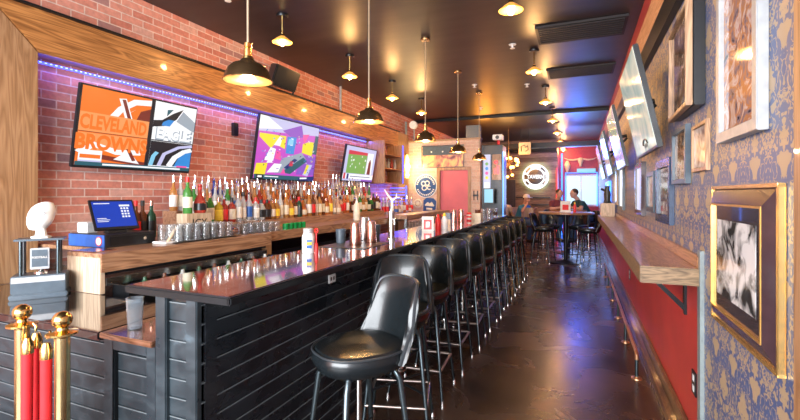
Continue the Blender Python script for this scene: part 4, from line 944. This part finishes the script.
# ------------------------------------------------------------ partition wall decoration
def wallpic(x, y, z, rz, wd, ht, fw, fm, pm, label, cat='picture', matw=0, mm='paper', dep=.03, group=None, name='framed_picture', inner=None):
    """x,y,z: centre of the back face on the wall; local -Y faces the room"""
    t = thing(name, label, cat, (x, y, z), rz, group)
    a, b = wd/2, ht/2; m = MB()
    def fr(u0, v0, u1, v1, n0, d0, d1):
        # one mitred side: outer corner heights d0, inner d1
        q = [(u0, v0), (u1, v1)]; iu0, iv0, iu1, iv1 = n0
        V = [(u0, 0, v0), (u1, 0, v1), (iu1, 0, iv1), (iu0, 0, iv0), (u0, -d0, v0), (u1, -d0, v1), (iu1, -d1, iv1), (iu0, -d1, iv0)]
        m.add(V, [(0, 1, 2, 3), (4, 7, 6, 5), (0, 4, 5, 1), (1, 5, 6, 2), (2, 6, 7, 3), (3, 7, 4, 0)])
    d0 = dep*.35 if inner else dep
    for (u0, v0, u1, v1), n0 in (((-a, -b, a, -b), (-a+fw, -b+fw, a-fw, -b+fw)), ((a, -b, a, b), (a-fw, -b+fw, a-fw, b-fw)), ((a, b, -a, b), (a-fw, b-fw, -a+fw, b-fw)), ((-a, b, -a, -b), (-a+fw, b-fw, -a+fw, -b+fw))): fr(u0, v0, u1, v1, n0, d0, dep)
    m.build('frame', fm, t, bevel=min(.003, fw/5))
    if inner:
        def ring(x0, z0, g, ya, yb): return MB().box(-x0, x0, ya, yb, -z0, -z0+g).box(-x0, x0, ya, yb, z0-g, z0).box(-x0, -x0+g, ya, yb, -z0+g, z0-g).box(x0-g, x0, ya, yb, -z0+g, z0-g)
        ring(a-fw+.002, b-fw+.002, .008, -dep-.002, -dep*.78).build('inner_frame', inner, t)
        ring(a+.012, b+.012, .013, -dep*.55, 0).build('outer_edge', 'goldlight', t, bevel=.002)
    a, b = a-fw, b-fw
    pd = dep*(.8 if inner else .5)
    if matw:
        MB().box(-a, a, -pd, -.002, -b, b).build('mount', mm, t); a -= matw; b -= matw
        MB().box(-a, a, -pd-.001, -pd, -b, b).build('print', pm, t)
    else: MB().box(-a, a, -dep*.5, -.002, -b, b).build('print', pm, t)
    return t
wallpic(-2.80, P-.001, 2.28, 0, .97, .49, .012, 'slate', 'sunset', 'wide sunset landscape picture hanging on the brick partition above the door', dep=.03)
pic = [o for o in col.objects if o.name.startswith('framed_picture')][-1]
MB().box(-.46, .46, -.018, -.0165, .03, .23).build('dark_stand', 'slate', pic)
for k in range(3): MB().box(-.27+k*.26, -.24+k*.26, -.020, -.018, .09, .12).build('spot', 'paper', pic)
t = thing('round_sign', 'round navy sign with white looped emblem on the brick partition', 'sign', (-3.19, P-.001, 1.63))
MB().bar((0, 0, 0), (0, -.02, 0), .262, n=40).build('rim', 'whitepaint', t); MB().bar((0, -.02, 0), (0, -.024, 0), .245, n=40).build('disc', 'signblue', t)
m = MB()
for cx, cz, rr_ in ((-.05, .055, .048), (.04, .062, .048), (-.03, -.045, .052)): m.tube([(cx+rr_*math.cos(k*PI/9), -.026, cz+rr_*math.sin(k*PI/9)) for k in range(18)], .011, 6, True)
m.tube([(.085+.04*math.cos(R(40+k*28)), -.026, -.04+.04*math.sin(R(40+k*28))) for k in range(11)], .011, 6)
m.build('emblem', 'paper', t)
for ks in (range(1, 15), range(17, 29)):
    m = MB()
    for k in ks: m.box(.185, .222, -.0265, -.024, -.011, .011, Euler((0, -R(k*12), 0)).to_matrix().to_4x4())
    m.build('lettering', 'paper', t)
t = thing('round_sign', 'small cream round sign below the round navy sign', 'sign', (-3.38, P-.001, 1.24))
MB().bar((0, 0, 0), (0, -.02, 0), .10, n=28).build('disc', 'cream', t); MB().tube([(.06*math.cos(k*PI/9), -.022, .06*math.sin(k*PI/9)) for k in range(18)], .006, 6, True).build('ring', 'copper', t)
t = thing('badge_sign', 'blue badge-shaped sign with a pale mountain, beside the red door', 'sign', (-3.1, P-.001, 1.2), (0, R(4), 0))
MB().poly([(-.14, 0, -.16), (.14, 0, -.16), (.15, 0, .1), (.08, 0, .16), (-.08, 0, .16), (-.15, 0, .1)], (0, -.018, 0)).build('plate', 'signblue', t)
MB().poly([(-.11, -.018, .0), (-.05, -.018, .07), (0, -.018, .04), (.05, -.018, .08), (.11, -.018, .0), (.1, -.018, -.02), (-.1, -.018, -.02)], (0, -.003, 0)).box(-.07, .07, -.021, -.018, -.1, -.06).build('mountain', 'cream', t)
t = thing('wall_hooks', 'small black double hook on the pale brick by the door', 'hook', (-2.06, P-.001, 1.42)); MB().bar((-.04, -.01, -.1), (-.04, -.01, .1), .01).bar((.04, -.01, -.1), (.04, -.01, .1), .01).box(-.06, .06, -.01, 0, -.02, .02).build('hook', 'black', t)
# boxes standing on the partition
tag(B(-2.28, -1.97, 9.14, 9.26, 2.661, 2.93).build('equipment_box', 'slate', bevel=.006), 'dark grey equipment box on top of the brick partition', 'box')
t = thing('stage_light', 'white-faced round lamp on a stand above the partition corner', 'lamp', (-3.5, 9.2, 2.661))
MB().bar((0, 0, 0), (0, 0, .30), .015).build('stand', 'greymetal', t); MB().bar((0, 0, .36), (0, -.08, .36), .09, n=20).build('head', 'whitepaint', t); MB().bar((-.2, 0, 0), (-.2, 0, .45), .03).build('pole', 'greymetal', t)

# column with screens
t = thing('service_kiosk', 'tall dark column with blue edge light and lit menu strip beside the brick partition', 'column', (-1.72, 9.3, 0))
MB().box(-.22, .20, .0, .5, 0, 2.5).build('body', 'blackmetal', t, bevel=.01)
MB().box(.20, .215, -.012, .02, .95, 2.35).build('edge_light', 'neon_blue', t); MB().box(-.24, -.22, -.02, .02, .5, 2.5).build('edge_panel', 'slate', t)
MB().box(-.21, -.06, -.012, 0, 1.38, 2.3).build('menu_strip', 'scr_lav', t); MB().box(-.19, -.08, -.014, -.012, 1.4, 1.7).build('menu_card', 'scr_white', t)
m = MB(); 
for k, (c_, z) in enumerate((('scr_yellow', 1.8), ('scr_pink', 1.9), ('scr_blue', 2.0), ('scr_green', 2.1))): MB().ell((-.135, -.014, z), .035, .004, .035).build('menu_dot', c_, t)
MB().box(-.02, .17, -.012, 0, 1.75, 2.3).build('panel', 'oakZ', t); MB().box(.07, .13, -.02, -.012, 1.88, 2.06).box(.02, .05, -.02, -.012, 1.88, 2.0).ell((.06, -.018, 2.13), .04, .006, .04).build('neon_mark', 'neon_red', t)
t = thing('drink_fridge_screen', 'small bright blue screen on the shelf left of the dark column', 'screen', (-1.86, 9.05, 1.15))
MB().box(-.02, .20, 0, .03, .1, .42).build('housing', 'black', t); MB().box(0, .18, -.004, 0, .12, .40).build('screen', 'scr_cyan', t); MB().box(.06, .12, .03, .24, .22, .28).build('bracket', 'black', t)
t = thing('wall_camera', 'white security camera on top of the dark column', 'camera', (-1.6, 9.35, 2.5))
MB().box(-.1, .1, -.25, .0, .09, .2).build('housing', 'whitepaint', t, bevel=.01); MB().bar((0, -.1, 0), (0, -.1, .1), .03).build('mount', 'redplastic', t); MB().bar((0, -.25, .14), (0, -.26, .14), .04).build('lens', 'black', t)

# ------------------------------------------------------------ back wall: sign, globe chandelier, hanging board
t = thing('lit_sign', 'round backlit white tavern sign on the plank wall', 'sign', (-1.36, 14.99, 2.02))
MB().tube([(.38*math.cos(k*PI/20), -.05, .38*math.sin(k*PI/20)) for k in range(40)], .015, 6, True).build('backlight', 'sign_glow', t); MB().bar((0, -.09, 0), (0, -.11, 0), .42, n=48).build('disc', 'sign_face', t)
for a0, a1 in ((25, 62), (118, 155), (205, 230), (310, 335)): MB().poly([(r_*math.cos(R(a_)), -.11, r_*math.sin(R(a_))) for r_, rg in ((.37, range(a0, a1+1, 6)), (.30, range(a1, a0-1, -6))) for a_ in rg], (0, -.004, 0)).build('ring_segment', 'mahog', t)
MB().bar((0, -.11, 0), (0, -.114, 0), .25, n=40).build('centre_disc', 'mahog', t)
MB().box(-.36, .36, -.12, -.114, -.08, .08).build('banner', 'mahog', t)
text_mesh('TAVERN', .17, .004, 'lettering', 'sign_face', t, loc=(0, -.126, -.005), bold=.006, sx=.85)
t = thing('chandelier', 'cluster chandelier of glowing orange globes in front of the plank wall', 'chandelier', (-1.80, 12.0, 3.25))
MB().bar((0, 0, 0), (0, 0, -.9), .012).build('stem', 'bronze', t); rr = random.Random(3)
for k in range(22):
    a_ = rr.uniform(0, 2*PI); ph = rr.uniform(-1, 1); r_ = rr.uniform(.2, .36); p = Vector((r_*math.cos(a_)*math.sqrt(1-ph*ph*.8), r_*math.sin(a_)*math.sqrt(1-ph*ph*.8), -1.07+.27*ph))
    ar = MB().bar((0, 0, -.95), p, .006, n=6).build('arm', 'bronze', t); MB().ell(p, .038, n=12, m=8).build('globe', 'bulb_small', ar)
point('chandelier_light', (-1.85, 11.95, 2.5), 22, (1, .5, .15), .2)
t = thing('hanging_board', 'square cream hanging board with a dark squiggle, below the ceiling beam', 'sign', (-1.40, 12.2, 2.92))
MB().box(-.17, .17, 0, .03, -.40, -.04).build('board', 'cream', t, bevel=.02); MB().bar((-.1, .015, -.05), (-.1, .015, .33), .004).bar((.1, .015, -.05), (.1, .015, .33), .004).build('wire', 'black', t)
MB().tube([(-.09, -.006, -.3), (-.09, -.006, -.16), (0, -.006, -.13), (.02, -.006, -.2), (.08, -.006, -.14), (.09, -.006, -.26), (.02, -.006, -.3)], .012, 6).build('squiggle', 'black', t)
for z, x0, x1 in ((1.32, -2.0, -.9), (1.08, -1.5, -.8)): tag(B(x0, x1, 14.9, 14.99, z, z+.03).build('wall_ledge', 'black'), ('upper' if z > 1.2 else 'lower')+' thin dark drink ledge on the plank wall under the lit sign', 'ledge', 'dark ledges on the plank wall')
t = thing('longhorn_skull', 'white longhorn skull mounted high on the red far wall', 'skull', (0.02, 16.44, 2.62))
MB().tube([(0, -.03, .08), (0, -.06, 0), (0, -.05, -.12), (0, -.04, -.2)], [.08, .09, .05, .035], 10).build('skull', 'antler', t)
for s_ in (-1, 1): MB().tube([(s_*.07, -.04, .06), (s_*.25, -.04, .03), (s_*.42, -.04, .05), (s_*.55, -.04, .12)], [.03, .028, .02, .004], 8).build('horn', 'antler', t)
tag(MB().tube([(-.6, 16.475, 0), (-.6, 16.475, 2.9)], .025, 8).build('neon_tube', 'neon_blue'), 'vertical blue neon tube left of the bright window', 'neon light')
tag(MB().tube([(-.70, 14.975, 0), (-.70, 14.975, 2.3)], .02, 8).build('neon_tube', 'neon_red'), 'vertical red neon tube at the right end of the plank wall', 'neon light')
tag(MB().tube([(-.47, 16.46, 1.04), (-.47, 16.46, 2.2), (.55, 16.46, 2.2), (.55, 16.46, 1.04)], .02, 8).build('neon_tube', 'neon_blue'), 'blue neon outline round the bright far window', 'neon light')
t = tag(MB().lathe([(.02, 0), (.1, .2), (.11, .28), (.04, .42), (0, .44)], 14, (-.42, 16.4, 2.2)).build('cone_sign', 'antler'), 'white and orange ice-cream-shaped sign above the bright window corner', 'sign')
tag(B(-.1, .5, 16.38, 16.49, 2.22, 2.34).build('valance_sign', 'scr_cyan'), 'small lit blue panel above the bright window', 'sign')

# ------------------------------------------------------------ drink rail on the right wall
t = thing('drink_rail', 'long wooden drink rail on the right wall with raised back lip', 'drink rail', (.44, 2.62, 0))
BT = (.44, 2.62, 0)
loc(B(.30, .579, 2.63, 8.6, .975, 1.066), BT).build('shelf', 'railwood', t, bevel=.003)
loc(B(.301, .578, 2.622, 2.63, .976, 1.065), BT).build('end_cap', 'railend', t, bevel=.002)
loc(B(.296, .30, 2.622, 8.6, .978, 1.068), BT).build('front_edge', 'railend', t)
loc(B(.558, .579, 2.63, 8.6, 1.066, 1.13), BT).build('back_lip', 'railwood', t, bevel=.004)
for y in (3.0, 4.6, 6.2, 7.8):
    m = B(.566, .579, y-.02, y+.02, .74, .974).box(.36, .566, y-.02, y+.02, .962, .974).poly([(.566, y-.004, .76), (.566, y-.004, .80), (.40, y-.004, .962), (.37, y-.004, .962)], (0, .008, 0))
    loc(m, BT).build('bracket', 'blackmetal', t, smooth=False)
t = thing('foot_rail', 'worn copper foot rail on short steel posts along the red wall', 'foot rail', (.41, 3.83, 0))
MB().tube([(0, 0, .15), (0, 0, .19), (0, .012, .2), (0, .04, .203), (0, 4.75, .203)], .014, 10).build('rail', 'copperpipe', t)
for k in range(6):
    y = .9*k; MB().bar((0, y, .005), (0, y, .19), .013).build('post', 'steelblue', t); MB().lathe([(.04, 0), (.038, .008), (.018, .012), (.018, .02)], 18, (0, y, 0)).build('flange', 'copperpipe', t)
for y, z, l, mm in ((2.79, .417, 'black outlet plate with two white sockets low on the red wall near its end', 'black'), (6.1, .44, 'dark outlet plate low on the red wall farther along', 'black')):
    o = tag(B(.572, .579, y-.045, y+.045, z-.065, z+.065).build('wall_outlet', mm, bevel=.003), l, 'outlet', 'outlets on the red wall')
    for dz in (-.028, .028): B(.57, .573, y-.018, y+.018, z+dz-.018, z+dz+.018).build('socket', 'whitepaint', o, bevel=.006)
tag(B(.33, .55, 8.15, 8.5, 1.066, 1.29).build('wood_stand', 'counterZ', bevel=.01), 'pale wooden pedestal box at the far end of the drink rail', 'stand')
t = thing('figurine', 'small dark figurine standing on the pale wooden pedestal', 'figurine', (.44, 8.32, 1.29)); MB().tube([(0, 0, 0), (0, 0, .06), (0, 0, .16), (0, 0, .24), (0, 0, .3)], [.07, .05, .06, .035, .045], 12).tube([(0, 0, .2), (-.1, 0, .25)], .02, 8).build('body', 'black', t)

# ------------------------------------------------------------ pictures on the right wall
W = .579
wallpic(W, 2.02, 1.185, RIGHT, .70, .575, .065, 'mahog', 'bw', 'large gilt-edged frame with a black and white photograph on a dark mount', matw=.065, mm='darkmat', dep=.04, inner='gold')
wallpic(W, 2.02, 2.235, RIGHT, .465, 1.14, .045, 'silverframe', 'poster', 'tall silver-framed colourful poster above the gilt frame', dep=.035)
wallpic(W, 2.63, 1.69, RIGHT, .30, .25, .022, 'woodframe', 'pale_print', 'small light wood framed picture between the poster and the black frame', dep=.02)
wallpic(W, 3.07, 1.68, RIGHT, .40, .34, .03, 'slate', 'sepia', 'black framed sepia picture below the nearest right television', dep=.03)
wallpic(W, 3.63, 1.47, RIGHT, .58, .46, .06, 'navyframe', 'dark_print', 'dark blue framed print left of the black framed sepia picture', dep=.03)
wallpic(W, 4.23, 1.47, RIGHT, .42, .34, .04, 'slate', 'pale_print', 'dark framed picture with a pale emblem above the drink rail', dep=.03)
wallpic(W, 4.95, 1.50, RIGHT, .55, .52, .05, 'mahog', 'scr_lav', 'backlit white framed panel above the middle of the drink rail', dep=.04)
wallpic(W, 7.1, 1.62, RIGHT, .7, .8, .05, 'slate', 'scr_white', 'bright white framed poster far along the right wall', dep=.03)
wallpic(W, 8.2, 1.62, RIGHT, .7, .7, .05, 'lightwood', 'scr_pale', 'pale wood framed bright poster behind the pedestal', dep=.03)
wallpic(W, 10.2, 1.36, RIGHT, 1.2, .7, .05, 'neon_blue', 'window_day', 'large glowing white panel with blue rim far along the right wall', 'light panel', dep=.05, name='lit_wall_sign')
t = thing('shadow_box', 'brown-framed picture door on a deep black wall box above the small frames', 'picture', (W, 2.83, 2.17), RIGHT)
MB().box(-.30, .26, -.05, 0, -.27, .27).build('box', 'black', t, bevel=.004)
T = Matrix.Translation((.26, -.055, 0)) @ Euler((0, 0, R(-2))).to_matrix().to_4x4()
m = MB()
for q in ([(-.6, -.27), (0, -.27), (-.025, -.245), (-.575, -.245)], [(0, -.27), (0, .27), (-.025, .245), (-.025, -.245)], [(0, .27), (-.6, .27), (-.575, .245), (-.025, .245)], [(-.6, .27), (-.6, -.27), (-.575, -.245), (-.575, .245)]):
    m.poly([(u, 0, v_) for u, v_ in q], (0, -.03, 0), T)
m.build('frame', 'woodframe', t, bevel=.003); MB().box(-.56, -.04, -.015, 0, -.23, .23, T).build('print', 'sepia', t)

# ------------------------------------------------------------ people
def person(loc_, rz, label, seat_z, shirt, pants, hairm, pose, cap=None):
    """faces -Y; local origin on the seat top"""
    t = thing('person', label, 'person', (loc_[0], loc_[1], 0), rz)
    z = seat_z
    sh_ = Vector((0, -.02-.10*pose.get('lean', 0), z+.50)); hip = Vector((0, .02, z+.09)); hd = sh_+Vector((0, -.03-.04*pose.get('lean', 0), .195))
    sL, sR = sh_+Vector((.165, 0, -.045)), sh_+Vector((-.165, 0, -.045))
    knee = [Vector((s_*.11, -.42, z+.07)) for s_ in (1, -1)]; ank = [Vector((s_*.11, -.34, z-.40)) for s_ in (1, -1)]
    el = [Vector(p)+Vector((0, 0, z)) for p in pose['elbows']]; ha = [Vector(p)+Vector((0, 0, z)) for p in pose['hands']]
    def torso(m, k): m.tube([hip+Vector((0, 0, -.07)), hip, (hip+sh_)/2, sh_-Vector((0, 0, .06)), sh_+Vector((0, 0, .02))], [.13+k, .155+k, .145+k, .155+k, .08+k], 14); m.tube([sL, sh_+Vector((0, 0, -.01)), sR], [.052+k, .06+k, .052+k]); m.ell(sL, .058+k, n=12, m=8); m.ell(sR, .058+k, n=12, m=8)
    def remesh(m, name, mt, vox, parent):
        o = m.build(name, mt, parent, smooth=False); md = o.modifiers.new('r', 'REMESH'); md.mode = 'VOXEL'; md.voxel_size = vox; md.use_smooth_shade = True
        s2_ = o.modifiers.new('s', 'SMOOTH'); s2_.iterations = 4; s2_.factor = .5
        dg = bpy.context.evaluated_depsgraph_get(); me = bpy.data.meshes.new_from_object(o.evaluated_get(dg)); o.modifiers.clear(); o.data = me; me.name = name
        for p in me.polygons: p.use_smooth = True
        return o
    m = MB(); torso(m, 0)
    m.tube([sh_, sh_+Vector((0, -.01, .06)), hd+Vector((0, 0, -.06))], [.06, .052, .05], 12)
    m.ell(hd+Vector((0, 0, .01)), .075, .092, .105, 16, 12); m.ell(hd+Vector((0, -.03, -.06)), .052, .055, .05); m.ell(hd+Vector((0, -.096, -.01)), .013, .018, .022, 8, 6)
    for s_ in (1, -1): m.ell(hd+Vector((s_*.077, .005, 0)), .012, .02, .03, 8, 6)
    for i, s_ in enumerate((1, -1)):
        m.tube([hip+Vector((s_*.09, 0, -.01)), knee[i]], [.092, .062], 12); m.ell(knee[i], .062, n=10, m=8); m.tube([knee[i], ank[i]], [.058, .038], 12)
        m.tube([ank[i]+Vector((0, .04, -.03)), ank[i]+Vector((0, -.17, -.05))], [.042, .03], 10)
        S_ = (sL, sR)[i]; m.tube([S_, el[i]], [.054, .042], 12); m.ell(el[i], .042, n=10, m=8); m.tube([el[i], ha[i]], [.040, .026], 12)
        d = (ha[i]-el[i]).normalized(); pl = ha[i]+d*.05; m.ell(pl, .042, .045, .026)
        sd = d.cross(Vector((0, 0, 1))).normalized()
        for f_ in range(4):
            o1 = sd*(-.03+.02*f_); le = (.035, .042, .04, .03)[f_]
            m.tube([pl+o1+d*.02, pl+o1+d*(.035+le*.5), pl+o1*1.05+d*(.035+le)-Vector((0, 0, .018))], [.010, .009, .008], 8)
        m.tube([pl+sd*.03*(-s_), pl+sd*.055*(-s_)+d*.03], [.012, .009], 8)
    body = remesh(m, 'body', 'skin', .011, t)
    m = MB(); torso(m, .014)
    for i in range(2): S_ = (sL, sR)[i]; m.tube([S_, S_+(el[i]-S_)*pose.get('sleeve', .8)], [.068, .058], 12)
    remesh(m, 'shirt', shirt, .014, body)
    m = MB(); m.tube([hip+Vector((0, 0, -.07)), hip+Vector((0, 0, .03))], [.15, .172], 14)
    for i, s_ in enumerate((1, -1)): m.tube([hip+Vector((s_*.09, 0, -.01)), knee[i]], [.108, .078], 12); m.ell(knee[i], .076, n=10, m=8); m.tube([knee[i], ank[i]], [.072, .055], 12)
    remesh(m, 'trousers', pants, .014, body)
    m = MB()
    for i in range(2): m.tube([ank[i]+Vector((0, .05, -.035)), ank[i]+Vector((0, -.06, -.045)), ank[i]+Vector((0, -.20, -.06))], [.052, .05, .038], 10)
    m.build('shoes', 'black', body)
    m = MB().ell(hd+Vector((0, .018, .035)), .083, .092, .092, 16, 12); remesh(m, 'hair', hairm, .012, body)
    for s_ in (1, -1): MB().ell(hd+Vector((s_*.03, -.085, .012)), .009, .006, .006, 8, 6).build('eye', 'black', body)
    MB().ell(hd+Vector((0, -.088, -.045)), .022, .008, .006, 8, 6).build('mouth', 'maroon', body)
    if cap:
        MB().lathe([(.095, .035), (.093, .07), (.07, .115), (.02, .135), (0, .136)], 18, hd).poly([hd+Vector((-.07, -.06, .04)), hd+Vector((.07, -.06, .04)), hd+Vector((.05, -.17, .03)), hd+Vector((-.05, -.17, .03))], (0, 0, .01)).build('cap', cap, body)
    return t
person((-.60, 11.70), R(35), 'person in a maroon shirt seated at the far pub table, left of the window', .765, 'maroon', 'denim', 'hair', dict(lean=1.2, elbows=[(.24, -.18, .31), (-.22, -.2, .31)], hands=[(.10, -.36, .40), (-.05, -.38, .36)], sleeve=.75))
person((.13, 11.50), R(-62), 'person in a dark green shirt leaning over the far pub table, before the bright window', .765, 'teal', 'denim', 'hair', dict(lean=1.8, elbows=[(.25, -.25, .32), (-.24, -.27, .32)], hands=[(.08, -.40, .36), (-.08, -.42, .36)], sleeve=.55))
def wood_chair(x, y, rz, label, sz=.62):
    t = thing('high_chair', label, 'chair', (x, y, 0), rz, 'light wood high chairs by the plank wall')
    MB().box(-.2, .2, -.2, .2, sz-.04, sz).build('seat', 'mahog', t, bevel=.01)
    m = MB()
    v = []
    for j in range(5):
        for i in range(9):
            a_ = R(-40+10*i); v.append((.27*math.sin(a_), .23*math.cos(a_)-.0, sz+.2+.26*j/4 - (.03 if i in (0, 8) and j == 4 else 0)))
    f = [(j*9+i, j*9+i+1, j*9+i+10, j*9+i+9) for j in range(4) for i in range(8)]; n_ = len(v)
    v2 = [(x_*.92, y_*.92, z_) for x_, y_, z_ in v]; f2 = [tuple(n_+q for q in ff[::-1]) for ff in f]
    edge = [(i, i+1, n_+i+1, n_+i) for i in range(8)] + [(36+i, n_+36+i, n_+37+i, 37+i) for i in range(8)] + [(j*9, n_+j*9, n_+j*9+9, j*9+9) for j in range(4)] + [(j*9+8, j*9+17, n_+j*9+17, n_+j*9+8) for j in range(4)]
    m.add(v+v2, f+f2+edge); m.build('backrest', 'lightwood', t)
    m = MB().bar((-.12, .19, sz-.01), (-.13, .215, sz+.24), .012).bar((.12, .19, sz-.01), (.13, .215, sz+.24), .012).build('back_support', 'blackmetal', t)
    for sx in (-1, 1):
        for sy in (-1, 1): MB().bar((sx*.17, sy*.17, sz-.04), (sx*.21, sy*.21, 0), .016, .012).build('leg', 'blackmetal', t)
wood_chair(-2.0, 12.3, 0+PI*0, 'light wood backed chair under the person in the light grey shirt'); wood_chair(-1.52, 12.35, R(60), 'light wood backed chair under the person in blue'); wood_chair(-1.22, 11.9, R(30), 'empty light wood backed chair nearest the aisle by the plank wall')
person((-2.0, 12.25), 0+PI, 'person in a light grey shirt seated with their back to the viewer', .62, 'greyshirt', 'denim', 'hair', dict(lean=.8, elbows=[(.24, -.12, .27), (-.24, -.12, .27)], hands=[(.12, -.34, .34), (-.12, -.34, .34)], sleeve=.8))
person((-1.52, 12.33), R(60)+PI*0+R(180)*0, 'person in a blue shirt and white cap raising a hand to the face', .62, 'blueshirt', 'denim', 'hair', dict(lean=1.0, elbows=[(.24, -.2, .30), (-.25, -.25, .36)], hands=[(.10, -.40, .42), (-.06, -.27, .60)], sleeve=.9), cap='whitepaint')
t = thing('wooden_table', 'small brown table between the two people by the plank wall', 'table', (-1.95, 12.9, 0))
MB().box(-.45, .35, -.22, .25, .93, .97).build('tabletop', 'railwood', t, bevel=.006)
MB().bar((0, 0, .03), (0, 0, .93), .04).build('pedestal', 'blackmetal', t); MB().lathe([(.25, 0), (.25, .02), (.05, .04)], 20).build('base', 'blackmetal', t)
